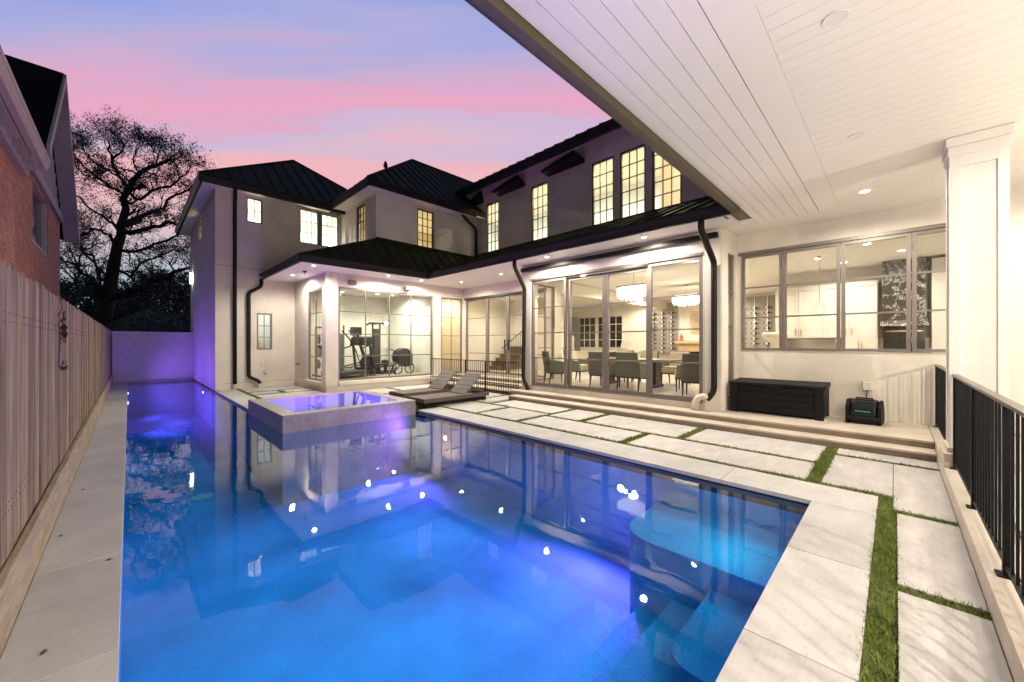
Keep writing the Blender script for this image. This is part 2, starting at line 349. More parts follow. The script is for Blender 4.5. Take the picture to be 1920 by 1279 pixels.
def wall(name, axis, p, t, a0, a1, z0, z1, ops, m, parent):
    """slab wall with true openings. axis 'x': plane x=p (outer face), inner at p+t, spans y; axis 'y' the same with x."""
    A = sorted({a0, a1, *[o[0] for o in ops], *[o[1] for o in ops]}); Z = sorted({z0, z1, *[o[2] for o in ops], *[o[3] for o in ops]})
    A = [a for a in A if a0 <= a <= a1]; Z = [z for z in Z if z0 <= z <= z1]
    def solid(i, j):
        if i < 0 or j < 0 or i >= len(A)-1 or j >= len(Z)-1: return False
        ca, cz = (A[i]+A[i+1])/2, (Z[j]+Z[j+1])/2
        return not any(o[0] < ca < o[1] and o[2] < cz < o[3] for o in ops)
    def P(a, z, d): return (p+d, a, z) if axis == 'x' else (a, p+d, z)
    b = MB()
    for i in range(len(A)-1):
        for j in range(len(Z)-1):
            if not solid(i, j): continue
            l, r, lo, hi = A[i], A[i+1], Z[j], Z[j+1]
            b.face([P(l,lo,0), P(r,lo,0), P(r,hi,0), P(l,hi,0)]); b.face([P(l,lo,t), P(l,hi,t), P(r,hi,t), P(r,lo,t)])
            if not solid(i-1, j): b.face([P(l,lo,0), P(l,hi,0), P(l,hi,t), P(l,lo,t)])
            if not solid(i+1, j): b.face([P(r,lo,0), P(r,lo,t), P(r,hi,t), P(r,hi,0)])
            if not solid(i, j-1): b.face([P(l,lo,0), P(l,lo,t), P(r,lo,t), P(r,lo,0)])
            if not solid(i, j+1): b.face([P(l,hi,0), P(r,hi,0), P(r,hi,t), P(l,hi,t)])
    return b.build(name, m, parent)

def abox(b, axis, p0, p1, a0, a1, z0, z1):
    if axis == 'x': b.box(p0, p1, a0, a1, z0, z1)
    else: b.box(a0, a1, p0, p1, z0, z1)

def window(axis, p, s, a0, a1, z0, z1, cols, rows, parent, fm='taupe', fw=.05, mw=.022, name='window', label=None, dep=.07):
    """framed glazing; s = +1/-1 direction to the inside from the outer plane p"""
    e = .002
    b = MB(); q0, q1 = p, p+s*dep
    abox(b, axis, q0, q1, a0+e, a0+fw, z0+e, z1-e); abox(b, axis, q0, q1, a1-fw, a1-e, z0+e, z1-e)
    abox(b, axis, q0, q1, a0+fw, a1-fw, z0+e, z0+fw); abox(b, axis, q0, q1, a0+fw, a1-fw, z1-fw, z1-e)
    A0, A1, Z0, Z1 = a0+fw, a1-fw, z0+fw, z1-fw
    m0, m1_ = p+s*(dep*.25), p+s*(dep*.75)
    zc = [Z0+(Z1-Z0)*k/rows for k in range(rows+1)]
    for k in range(1, rows): abox(b, axis, m0, m1_, A0, A1, zc[k]-mw/2, zc[k]+mw/2)
    for c in range(1, cols):
        a = A0+(A1-A0)*c/cols
        for k in range(rows):
            lo = zc[k]+(mw/2 if k else 0); hi = zc[k+1]-(mw/2 if k < rows-1 else 0)
            abox(b, axis, m0, m1_, a-mw/2, a+mw/2, lo, hi)
    w = b.build(name, fm, parent)
    if label: w['label'] = label
    g = MB(); c = p+s*dep*.5; abox(g, axis, c-.003, c+.003, A0, A1, Z0, Z1)
    g.build('pane', 'glass', w)
    return w

def roof_plane(b, poly, spacing=.42, rib=.022):
    """flat metal pan plus standing seams running down the slope"""
    P = [Vector(q) for q in poly]; n = (P[1]-P[0]).cross(P[2]-P[0]).normalized()
    if n.z < 0: n = -n; P = P[::-1]
    b.face(P)
    h = Vector((0,0,1)).cross(n).normalized(); s = n.cross(h).normalized()
    hs = [q.dot(h) for q in P]; k = math.floor(min(hs)/spacing)*spacing + spacing*.5
    while k < max(hs):
        if k > min(hs)+.03:
            hit = []
            for i in range(len(P)):
                a, c = P[i], P[(i+1) % len(P)]; da, dc = a.dot(h)-k, c.dot(h)-k
                if (da < 0) != (dc < 0): hit.append(a+(c-a)*(da/(da-dc)))
            if len(hit) >= 2:
                hit.sort(key=lambda q: q.dot(s)); a, c = hit[0], hit[-1]
                if (c-a).length > .08:
                    w = h*.014; u = n*(rib+.012)
                    b.hexa([a-w+n*.001, a+w+n*.001, c+w+n*.001, c-w+n*.001, a-w+u, a+w+u, c+w+u, c-w+u])
        k += spacing
def ridge_cap(b, a, c, r=.05): b.tube([a, c], r, 6)

# ================================================================== SETTING
# ground with a hole where pool and spa are dug
g = MB(); O = 400
hx0, hx1, hy0, hy1 = -.30, 4.95, .25, 21.25; gz = G0-.09
g.face([(-O,-O,gz),(O,-O,gz),(O,hy0,gz),(-O,hy0,gz)]); g.face([(-O,hy1,gz),(O,hy1,gz),(O,O,gz),(-O,O,gz)])
g.face([(-O,hy0,gz),(hx0,hy0,gz),(hx0,hy1,gz),(-O,hy1,gz)]); g.face([(hx1,hy0,gz),(O,hy0,gz),(O,hy1,gz),(hx1,hy1,gz)])
struct(g.build('ground', 'ground'))

# pool shell, L-shaped
PX0, PX1, PY0, PY1, PXN, PYF = -.05, 4.63, .55, 7.62, 1.95, 21.1
loop = [(PX0,PY0),(PX1,PY0),(PX1,PY1),(PXN,PY1),(PXN,PYF),(PX0,PYF)]
WZ, FZ = G0-.055, G0-1.30
p = MB(); p.face([(x,y,FZ) for x, y in loop])
for i in range(6):
    a, c = loop[i], loop[(i+1) % 6]; p.face([(a[0],a[1],FZ),(c[0],c[1],FZ),(c[0],c[1],G0-.17),(a[0],a[1],G0-.17)])
# submerged shelf with rounded corner and steps at the near end
def shelf(b, x0, y1, ztop, r=.35, x1=PX1-.002, y0=PY0+.002, zb=FZ+.002):
    pts = [(x0,y0),(x1,y0),(x1,y1)]
    for k in range(9):
        th = R(90)+R(90)*k/8; pts.append((x0+r+r*math.cos(th), y1-r+r*math.sin(th)))
    n = len(pts)
    b.face([(x,y,ztop) for x, y in pts])
    for i in range(n):
        a, c = pts[i], pts[(i+1) % n]; b.face([(a[0],a[1],zb),(c[0],c[1],zb),(c[0],c[1],ztop),(a[0],a[1],ztop)])
shelf(p, 3.55, 2.02, G0-.42); 
for k, (yy, zz) in enumerate([(1.12, G0-.62), (1.45, G0-.86), (1.78, G0-1.08)]):
    shelf(p, 2.55-.25*k, yy, zz, r=.2, x1=3.545)
struct(p.build('pool_basin', 'plaster'))
p = MB()
for i in range(6):
    a, c = loop[i], loop[(i+1) % 6]; p.face([(a[0],a[1],G0-.17),(c[0],c[1],G0-.17),(c[0],c[1],G0-.03),(a[0],a[1],G0-.03)])
struct(p.build('waterline_tile', 'pooltile'))
w = MB(); w.face([(x,y,WZ) for x, y in loop]); struct(w.build('pool_water', 'water'))

# coping: stone slabs with tight joints, slightly overhanging
c = MB()
def slabs(b, x0, x1, y0, y1, L, z1=G0, th=.045, gap=.004, along='y'):
    a0, a1 = (y0, y1) if along == 'y' else (x0, x1); n = max(1, round((a1-a0)/L)); st = (a1-a0)/n
    for k in range(n):
        u, v = a0+k*st+(gap/2 if k else 0), a0+(k+1)*st-(gap/2 if k < n-1 else 0); tn = random.uniform(.84, .995)
        if along == 'y': b.box(x0, x1, u, v, z1-th, z1, tone=tn)
        else: b.box(u, v, y0, y1, z1-th, z1, tone=tn)
slabs(c, -.435, -.035, -1.0, 21.2, 1.22)
slabs(c, -.031, 4.61, .114, .565, 1.22, along='x')
slabs(c, 4.614, 5.20, .114, 7.6, 1.22)
slabs(c, 1.93, 2.45, 10.16, 15.36, 1.22)
slabs(c, -.031, 1.93, 21.085, 21.26, 1.22, along='x')
struct(c.build('pool_coping', 'stone2', bevel=.004))
b = MB(); b.box(-.44, -.06, -1.0, 21.2, gz-.2, G0-.048); b.box(-.06, 4.9, -.45, .545, gz-.1, G0-.048); b.box(4.64, 7.25, -.45, 15.3, gz-.1, G0-.048)
b.box(1.97, 4.638, 10.17, 15.3, gz-.1, G0-.048); b.box(4.47, 4.638, 7.63, 10.168, FZ, G0-.048); b.box(7.252, 9.4, 7.3, 12.2, gz-.1, G0-.05)
struct(b.build('deck_bed', 'soil'))

# paving slabs of the patio
pv = MB(); T = []
def slab(x0, x1, y0, y1): v_ = random.uniform(.84, .995); pv.box(x0, x1, y0, y1, G0-.045, G0, tone=(v_, v_*random.uniform(.975,1), v_*random.uniform(.94,1)))
gx = 5.30
slab(gx, 6.72, .015, .57); slab(4.90, 6.72, -.372, .011); slab(6.82, 7.195, -.372, .57)
slab(3.40, 4.80, -.372, -.012); slab(1.9, 3.30, -.372, -.012); slab(.4, 1.8, -.372, -.012); slab(-1, .3, -.372, -.012)
slab(gx, 6.08, .70, 2.86); slab(6.18, 7.195, .70, 2.34); slab(6.18, 7.195, 2.47, 4.22); slab(gx, 6.08, 2.98, 5.10)
slab(6.18, 7.195, 4.35, 5.10); slab(gx, 6.30, 5.22, 6.34); slab(6.40, 7.195, 5.22, 7.10); slab(gx, 6.30, 6.46, 7.92)
slab(6.40, 7.80, 7.40, 7.92); slab(4.85, 6.15, 8.04, 9.30); slab(6.27, 7.80, 8.04, 9.30); slab(4.85, 6.8, 9.42, 10.7); slab(6.92, 7.80, 9.42, 10.7)
slab(4.35, 6.1, 10.82, 12.19); slab(6.22, 7.80, 10.82, 12.19)
slab(2.56, 4.20, 10.20, 12.0); slab(2.56, 4.20, 12.12, 13.1); slab(2.56, 3.3, 13.22, 13.9); slab(3.42, 4.20, 13.22, 13.9); slab(2.56, 4.20, 14.02, 15.38)
struct(pv.build('patio_paving', 'stone', bevel=.004))
# turf in the joints: base strips and blades, one stuff object each
strips = [(0,5.30,.0,.11),(5.20,5.30,.11,7.92),(5.30,6.82,.57,.70),(6.72,6.82,-.372,.57),(6.82,7.195,.57,.70),(4.80,4.90,-.372,.0),(3.30,3.40,-.372,0),(1.8,1.9,-.372,0),(.3,.4,-.372,0),
 (6.08,6.18,.70,5.10),(gx,6.08,2.86,2.98),(6.18,7.195,2.34,2.47),(6.18,7.195,4.22,4.35),(gx,7.195,5.10,5.22),(6.30,6.40,5.22,7.92),(gx,6.30,6.34,6.46),
 (4.85,7.80,7.92,8.04),(6.15,6.27,8.04,9.30),(4.85,7.8,9.30,9.42),(6.8,6.92,9.42,10.7),(4.35,7.8,10.7,10.82),(6.1,6.22,10.82,12.19),
 (2.46,2.56,10.2,15.38),(2.56,4.20,12.0,12.12),(2.56,4.20,13.1,13.22),(3.3,3.42,13.22,13.9),(2.56,4.20,13.9,14.02)]
tb = MB(); gr = MB()
for (x0,x1,y0,y1) in strips:
    tb.box(x0, x1, y0, y1, G0-.04, G0-.012)
    near = math.hypot((x0+x1)/2, (y0+y1)/2)
    area = (x1-x0)*(y1-y0); nb = int(area*(13000 if near < 6.5 else 5500))
    for _ in range(nb):
        x, y = random.uniform(x0-.012, x1+.012), random.uniform(y0-.012, y1+.012); pt = .5+.5*math.sin(x*5.3+2*math.sin(y*3.7))*math.cos(y*4.9+x*1.7)
        if random.random() > .45+.75*pt: continue
        h = random.uniform(.014, .034+.018*pt); th = random.uniform(0, 6.28); wd = random.uniform(.0022, .0042) * (1 if near < 6 else 1.8)
        lx, ly = random.gauss(0, .014), random.gauss(0, .014); dx, dy = wd*math.cos(th), wd*math.sin(th); zb = G0-.014
        gr.face([(x-dx,y-dy,zb),(x+dx,y+dy,zb),(x+lx,y+ly,zb+h)])
tag(tb.build('turf_mat', 'turf'), 'dark green turf backing in the paving joints', 'turf', kind='stuff')
tag(gr.build('grass', 'grass'), 'green grass blades growing in the joints between the paving slabs', 'grass', kind='stuff')

# steps up to the house (two low risers, then the porch level) and low kerb wall under the railing
st = MB(); rs = MB()
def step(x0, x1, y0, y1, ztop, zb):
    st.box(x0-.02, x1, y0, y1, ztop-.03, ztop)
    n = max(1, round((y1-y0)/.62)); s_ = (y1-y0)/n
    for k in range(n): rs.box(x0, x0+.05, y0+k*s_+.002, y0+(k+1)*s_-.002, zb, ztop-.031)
step(7.22, 7.55, -.37, 7.35, G0+.10, G0-.05)
step(7.55, 8.96, -.37, 7.60, G0+.20, G0+.05)
step(7.92, 8.45, 7.602, 12.2, G0+.10, G0-.05); step(8.45, 8.97, 7.602, 12.2, G0+.20, G0+.05); step(8.97, 9.5, 7.602, 12.2, G0+.32, G0+.18)
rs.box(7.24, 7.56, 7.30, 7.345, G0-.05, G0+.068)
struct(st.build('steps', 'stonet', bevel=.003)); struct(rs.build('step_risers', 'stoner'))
k = MB(); k.box(-1.0, 6.28, -.62, -.376, G0-.3, G0+.15); k.box(6.28, 8.945, -.62, -.376, G0-.3, G0+.201)
struct(k.build('kerb_wall', 'stonet', bevel=.006))
k = MB(); slabs(k, -2, 8.94, -4.2, -.622, 1.2, z1=G0+.19, along='x'); struct(k.build('porch_floor', 'stone'))
k = MB(); k.box(-2, 8.94, -4.2, -.63, G0-.3, G0+.14); struct(k.build('porch_base', 'soil'))

# ================================================================== HOUSE
H = thing('house', (8, 8, G0), 'white stucco two storey house with dark standing seam metal roofs and lit windows', 'house')
ZS = 2.19      # soffit of the lower storey
# ---- lower walls
wall('wall', 'y', 15.4, .16, 1.95, 5.9, G0+.2, 5.06, [(3.08,3.54,-.22,1.04),(2.79,3.25,4.10,4.93),(4.42,5.80,3.70,4.95)], 'stucco', H)          # wing front
wall('wall', 'x', 1.95, .16, 15.562, 22.4, G0-.2, 5.06, [(18.7,19.6,4.05,4.9)], 'stucco', H)                            # wing side over the pool
b = MB(); b.box(2.112, 9.6, 22.2, 22.4, G0-.2, 5.0); b.build('wall', 'stucco', H)
b = MB(); b.box(1.953, 4.24, 15.385, 15.56, G0-.05, G0+.198); b.build('plinth', 'stucco', H)
wall('wall', 'x', 4.25, .14, 12.25, 15.398, G0+.2, ZS, [(12.62,14.0,-1.2,1.75)], 'stucco', H)                                # gym side
wall('wall', 'y', 12.25, .14, 4.392, 9.64, G0+.2, ZS, [(4.60,8.06,-1.18,1.78),(8.42,9.44,-1.18,1.77)], 'stucco', H)          # gym front
b = MB(); b.box(4.235, 4.40, 12.235, 15.38, G0-.05, G0+.198); b.box(4.402, 9.48, 12.235, 12.38, G0-.05, G0+.198); b.build('plinth', 'stucco', H)
b = MB(); b.box(4.215, 4.59, 12.21, 12.247, G0+.198, ZS-.002); b.build('pilaster', 'stucco', H); b = MB(); b.box(8.10, 8.38, 12.22, 12.247, G0+.2, ZS-.002); b.build('pilaster', 'stucco', H)
b = MB(); b.box(4.60, 8.10, 12.15, 12.249, -1.30, -1.185); b.box(4.17, 4.249, 12.56, 14.04, -1.32, -1.205); b.build('window_sill', 'stucco', H, bevel=.006)
wall('wall', 'x', 7.98, .14, 2.33, 7.57, G0+.2, ZS, [(2.67,7.23,-1.24,1.80)], 'stucco', H)                              # dining front
wall('wall', 'y', 2.33, .14, 8.122, 8.95, G0+.2, ZS+.06, [(8.36,8.84,-1.1,1.8)], 'stucco', H)
wall('wall', 'y', 7.57, -.14, 8.122, 9.64, G0+.32, ZS, [(8.5,9.3,-1.1,1.75)], 'stucco', H)
wall('wall', 'x', 9.5, .14, 7.572, 12.248, G0+.32, ZS, [(7.95,12.15,-1.15,1.79)], 'stucco', H)                           # entry
wall('wall', 'x', 8.95, .14, -4.2, 2.328, G0+.2, 2.25, [(-1.10,2.24,-.15,1.80)], 'stucco', H)                            # kitchen
for y0_, y1_ in ((2.345,2.63),(7.26,7.555)): b = MB(); b.box(7.955, 7.979, y0_, y1_, G0+.2, ZS-.002); b.build('pilaster', 'stucco', H)
# ---- upper walls
wall('wall', 'y', 12.4, .14, 5.9, 10.3, 2.9, 5.08, [(7.49,8.2,3.52,4.98)], 'stucco', H)
wall('wall', 'x', 5.9, .14, 12.542, 15.398, 2.5, 5.08, [(13.27,13.99,3.52,4.98)], 'stucco', H)
b = MB(); b.box(5.9002, 6.04, 12.4, 12.5418, 2.9, 5.08); 
b = MB(); b.box(10.3002, 10.44, 12.4, 13.7, 4.9, 6.42); b.build('wall', 'stucco', H)
UW = [(11.05,11.80),(8.54,9.33),(5.98,6.76),(4.98,5.78),(3.975,4.79)]
wall('wall', 'x', 10.3, .14, -3.0, 12.398, 2.9, 6.42, [(a, c_, 3.66, 5.66) for a, c_ in UW], 'stucco', H)
# control joints
for q_ in ((1.96,5.88,15.3965,15.3995,2.53,2.542),(2.115,4.24,15.383,15.3848,-1.308,-1.30),(7.9525,7.9545,2.636,2.644,G0+.22,ZS-.01),(7.9525,7.9545,7.246,7.254,G0+.22,ZS-.01),(4.60,4.606,12.246,12.2495,1.80,2.18),(9.0,9.006,12.246,12.2495,1.80,2.18)):
    b = MB(); b.box(*q_); b.build('control_joint', 'gap', H)
# ---- windows and doors
window('y', 15.42, 1, 3.08, 3.54, -.22, 1.04, 2, 3, H)
window('y', 15.42, 1, 2.79, 3.25, 4.10, 4.93, 2, 2, H, fw=.045)
window('y', 15.42, 1, 4.42, 5.06, 3.70, 4.95, 3, 3, H, fw=.04); window('y', 15.42, 1, 5.16, 5.80, 3.70, 4.95, 3, 3, H, fw=.04)
b = MB(); b.box(5.062, 5.158, 15.40, 15.50, 3.70, 4.95); b.build('mullion', 'taupe', H)
b = MB(); b.box(4.30, 5.86, 15.32, 15.399, 4.99, 5.03); b.build('drip_cap', 'taupe', H)
window('x', 1.98, 1, 18.7, 19.6, 4.05, 4.9, 2, 2, H)
window('x', 4.27, 1, 12.62, 14.0, -1.2, 1.75, 2, 4, H)
window('y', 12.27, 1, 4.60, 8.06, -1.18, 1.78, 4, 4, H, fw=.06, mw=.03)
window('y', 12.27, 1, 8.42, 9.44, -1.18, 1.77, 2, 4, H)
window('y', 2.36, 1, 8.36, 8.84, -1.1, 1.8, 1, 4, H)
window('y', 7.54, -1, 8.5, 9.3, -1.1, 1.75, 2, 3, H, fw=.035)
window('y', 12.42, 1, 7.49, 8.2, 3.52, 4.98, 3, 5, H, fm='dkframe', fw=.045, mw=.02)
window('x', 5.92, 1, 13.27, 13.99, 3.52, 4.98, 3, 5, H, fm='dkframe', fw=.045, mw=.02)
for a, c_ in UW: window('x', 10.33, 1, a, c_, 3.66, 5.66, 3, 5, H, fm='dkframe', fw=.05, mw=.02)
# dining sliders
yy = [2.67, 3.81, 4.92, 6.02, 7.23]
for i in range(4):
    dp = 0 if i in (0, 3) else .075
    window('x', 8.0+dp, 1, yy[i]+.002, yy[i+1]-.002, -1.16, 1.74 if dp == 0 else 1.70, 1, 4, H, fw=.075, mw=.026, name='sliding_door', dep=.07)
b = MB(); b.box(7.965, 8.12, 2.672, 7.228, 1.745, 1.798); b.build('door_head', 'taupe', H)
b = MB(); b.box(7.965, 8.15, 2.672, 7.228, -1.238, -1.162); b.build('door_sill', 'taupe', H)
b = MB(); b.box(7.93, 7.953, 2.62, 7.28, -1.298, -1.18); b.build('sill_trim', 'stonet', H)
b = MB(); b.box(7.86, 7.978, 2.38, 7.52, 2.02, 2.12); b.build('screen_housing', 'bronze', H, bevel=.01)
# entry sliders
yy = [7.95, 8.70, 9.77, 10.88, 12.15]
for i in range(4):
    d = window('x', 9.54, 1, yy[i]+.002, yy[i+1]-.002, -1.12, 1.72, 1, 4, H, fw=.065, mw=.024, name='sliding_door')
    if i in (1, 2):
        hb = MB(); hy = yy[2]+(-.10 if i == 1 else .10); hb.box(9.49, 9.51, hy-.025, hy+.025, -.24, .14)
        hb.box(9.51, 9.54, hy-.01, hy+.01, -.20, -.17); hb.box(9.51, 9.54, hy-.01, hy+.01, .07, .10); hb.build('handle', 'black', d)
b = MB(); b.box(9.45, 9.60, 7.952, 12.148, 1.722, 1.788); b.build('door_head', 'dkframe', H)
b = MB(); b.box(9.42, 9.64, 7.952, 12.148, -1.175, -1.122); b.build('door_sill', 'stonet', H)
# kitchen pass-through windows
yy = [-1.06, -.19, .68, 1.533, 2.24]
for i in range(4):
    d = window('x', 8.93, 1, yy[i]+.004, yy[i+1]-.004, -.145, 1.795, 1, 3, H, fw=.055, mw=.028)
    if i in (1, 2):
        ys = yy[i] if i == 1 else yy[i+1]
        for zz in (.06, .80, 1.56):
            hb = MB(); hb.tube([(8.915, ys, zz-.05), (8.915, ys, zz+.05)], .012, 8); hb.build('hinge', 'taupe', d)
b = MB(); b.box(8.905, 8.948, -1.14, 2.29, 1.80, 1.86); b.build('head_trim', 'taupe', H)

# ---- soffits (butt jointed boards), fascias and gutters
sf = MB()
sf.box(3.26, 4.249, 11.21, 15.398, ZS, ZS+.05); sf.box(4.2495, 7.20, 11.21, 12.248, ZS, ZS+.05); sf.box(7.2005, 7.979, 2.02, 12.2482, ZS+.0005, ZS+.05)
sf.box(7.9795, 9.498, 7.572, 12.2483, ZS+.0007, ZS+.05)
sf.build('soffit', 'trimw', H)
def gutter_y(x, y0, y1, z0, z1, out=-1, m='bronze', dep=.12):
    b = MB(); o = out
    b.prism([(x,z0),(x+o*dep*.55,z0),(x+o*dep*.75,z0+(z1-z0)*.45),(x+o*dep,z0+(z1-z0)*.8),(x+o*dep,z1),(x+o*(dep-.015),z1),(x+o*(dep-.02),z0+(z1-z0)*.82),(x,z1-.03)][::(1 if o > 0 else -1)], y0, y1, 'y')
    return b.build('gutter', m, H)
def gutter_x(y, x0, x1, z0, z1, m='bronze', dep=.12):
    b = MB(); o = -1
    b.prism([(y,z0),(y+o*dep*.55,z0),(y+o*dep*.75,z0+(z1-z0)*.45),(y+o*dep,z0+(z1-z0)*.8),(y+o*dep,z1),(y+o*(dep-.015),z1),(y+o*(dep-.02),z0+(z1-z0)*.82),(y,z1-.03)], x0, x1, 'x')
    return b.build('gutter', m, H)
gutter_y(7.20, 1.96, 11.20, ZS-.01, 2.37); gutter_x(11.21, 3.14, 7.20, ZS-.01, 2.37); gutter_y(3.26, 11.09, 15.38, ZS-.01, 2.37)
# upper eaves
sf = MB(); sf.box(1.60, 1.948, 15.06, 23.3, 5.0, 5.05); sf.box(1.9485, 5.40, 15.06, 15.398, 5.0, 5.05); sf.box(5.42, 5.898, 11.86, 15.6, 5.08, 5.12); sf.box(5.8985, 10.29, 11.86, 12.398, 5.08, 5.12)
sf.box(1.9485, 9.6, 22.402, 23.3, 5.0, 5.05)
sf.build('soffit', 'trimw', H)
sf = MB(); sf.hexa([(9.82,-3,6.12),(10.299,-3,6.40),(10.299,13.4,6.40),(9.82,13.4,6.12),(9.82,-3,6.16),(10.299,-3,6.44),(10.299,13.4,6.44),(9.82,13.4,6.16)]); sf.build('soffit', 'stucco', H)
gutter_y(1.60, 14.96, 23.4, 4.98, 5.2); gutter_x(15.06, 1.5, 6.0, 4.98, 5.2)
gutter_y(5.42, 11.76, 15.6, 5.05, 5.26); gutter_x(11.86, 5.32, 9.8, 5.05, 5.26)
gutter_y(9.82, -3, 13.4, 6.10, 6.38, dep=.14)
# ---- roofs
r = MB()
z0 = 2.345
roof_plane(r, [(7.12,2.0,z0),(7.12,11.12,z0),(9.9,12.397,3.55),(10.297,12.397,3.67),(10.297,3.32,3.67)])
roof_plane(r, [(3.18,11.12,z0),(7.12,11.12,z0),(9.9,12.397,3.55),(5.898,12.397,3.50)])
roof_plane(r, [(3.18,15.398,z0),(3.18,11.12,z0),(5.898,12.397,3.50),(5.898,15.398,3.50)])
roof_plane(r, [(7.12,2.0,z0),(10.297,3.32,3.67),(10.297,2.0,z0)])
ridge_cap(r, (3.18,11.12,z0+.02), (5.898,12.397,3.52), .04)
r.box(5.86, 5.897, 12.40, 15.39, 3.48, 3.56); r.box(5.90, 10.29, 12.36, 12.397, 3.50, 3.60); r.box(10.26, 10.297, 3.32, 12.35, 3.62, 3.70)
r.build('lower_roof', 'roof', H)
r = MB(); z0 = 5.22
ap = (5.05, 18.5, 7.95)
roof_plane(r, [(1.52,14.98,z0),(8.55,14.98,z0),ap]); roof_plane(r, [(1.52,22.0,z0),(1.52,14.98,z0),ap]); roof_plane(r, [(8.55,14.98,z0),(8.55,22.0,z0),ap]); roof_plane(r, [(8.55,22.0,z0),(1.52,22.0,z0),ap])
r.box(1.52, 8.55, 22.0, 23.38, 5.1, z0-.01)
for q in ((1.52,14.98,z0),(8.55,14.98,z0),(1.52,22,z0)): ridge_cap(r, q, ap, .045)
r.build('upper_roof', 'roof', H)
r = MB(); z0 = 5.27
roof_plane(r, [(5.34,11.78,z0),(10.29,11.78,z0),(10.29,13.5,6.69),(12.9,15.45,8.3),(9.05,15.45,8.3)]); roof_plane(r, [(5.34,19.1,z0),(5.34,11.78,z0),(9.05,15.45,8.3)])
roof_plane(r, [(5.34,19.1,z0),(9.05,15.45,8.3),(12.9,15.45,8.3),(12.9,19.1,z0)])
ridge_cap(r, (5.34,11.78,z0), (9.05,15.45,8.3), .05); ridge_cap(r, (9.05,15.45,8.3), (12.7,15.45,8.3), .05)
r.build('upper_roof', 'roof', H)
r = MB(); roof_plane(r, [(9.70,-3.2,6.38),(9.70,12.9,6.38),(13.9,17.0,8.8),(13.9,-3.2,8.8)]); roof_plane(r, [(13.9,-3.2,8.8),(13.9,17,8.8),(18.2,17,6.38),(18.2,-3.2,6.38)])
r.build('upper_roof', 'roof', H)
# little hipped eave pieces between the upper windows
for (ya, yb, yap) in ((7.02,8.52,7.46),(9.62,11.02,10.0),(11.95,12.36,12.1)):
    r = MB(); zb, zt = 5.78, 6.34
    r.hexa([(9.92,ya,zb),(10.298,ya,zb),(10.298,yb,zb),(9.92,yb-.02,zb),(9.90,ya-.02,zb+.1),(10.298,ya-.02,zb+.1),(10.298,yb+.02,zb+.1),(9.90,yb,zb+.1)])
    a = (10.297, yap, zt); q = [(9.90,ya-.02,zb+.102),(10.297,ya-.02,zb+.102),(10.297,yb+.02,zb+.102),(9.90,yb,zb+.102)]
    r.face([q[1],q[0],a]); r.face([q[0],q[3],a]); r.face([q[3],q[2],a]); r.build('eave_hip', 'bronze', H)
# vent pipe
r = MB(); r.tube([(7.2,14.3,6.2),(7.2,14.3,7.0)], .045, 10); r.lathe([(.08,7.0),(.09,7.05),(.06,7.10),(.08,7.12),(.02,7.24)], (7.2,14.3,0), 12); r.build('vent_pipe', 'bronze', H)
# ---- downspouts
def spout(pts, r=.05, m='bronze', boot=None):
    P = [Vector(p) for p in pts]; Q = [P[0]]
    for i in range(1, len(P)-1):
        a = P[i]+(P[i-1]-P[i]).normalized()*min(.10, (P[i-1]-P[i]).length*.45); c_ = P[i]+(P[i+1]-P[i]).normalized()*min(.10, (P[i+1]-P[i]).length*.45)
        for t in (0,.25,.5,.75,1): Q.append(a*(1-t)**2+P[i]*2*t*(1-t)+c_*t*t)
    Q.append(P[-1]); b = MB(); b.tube(Q, r, 12); o = b.build('downspout', m, H, smooth=True)
    if boot:
        bb = MB(); bb.tube([boot[0], boot[1]], r*1.35, 12); bb.build('drain_boot', 'pvc', o)
    return o
spout([(2.42,15.02,4.99),(2.42,15.02,4.85),(2.46,15.33,4.55),(2.46,15.33,G0+.16)], .055, boot=((2.46,15.33,G0+.16),(2.46,15.33,G0)))
spout([(3.20,15.30,2.19),(3.20,15.30,1.95),(2.84,15.32,1.70),(2.84,15.32,-1.12),(3.12,15.25,-1.28),(3.14,15.22,-1.38)], .055, boot=((3.14,15.22,-1.36),(3.14,15.22,G0)))
spout([(9.15,12.30-.2,5.2),(9.60,12.15,4.95),(10.18,12.29,4.75),(10.18,12.29,3.6)], .055)
spout([(7.14,7.05,2.19),(7.14,7.05,2.02),(7.90,7.40,1.55),(7.90,7.45,-1.0),(7.88,7.28,-1.22),(7.86,7.25,-1.29)], .055)
spout([(7.14,2.42,2.19),(7.14,2.42,2.0),(7.89,2.44,1.55),(7.89,2.44,-.92),(7.84,2.55,-1.08)], .055)
b = MB(); pts = [(7.86,2.50,-1.02)]
for k in range(7): th = R(20+k*18); pts.append((7.85, 2.52+.17*(1-math.cos(th))*.9+.02, -1.12+.11*math.sin(th)-.012*k))
b = MB(); b.tube([(7.85,2.53,-1.05),(7.84,2.62,-1.02),(7.83,2.71,-1.06),(7.83,2.76,-1.15),(7.83,2.77,-1.295)], [.06,.062,.062,.064,.07], 14)
b.build('drain_elbow', 'pvc', H, smooth=True)

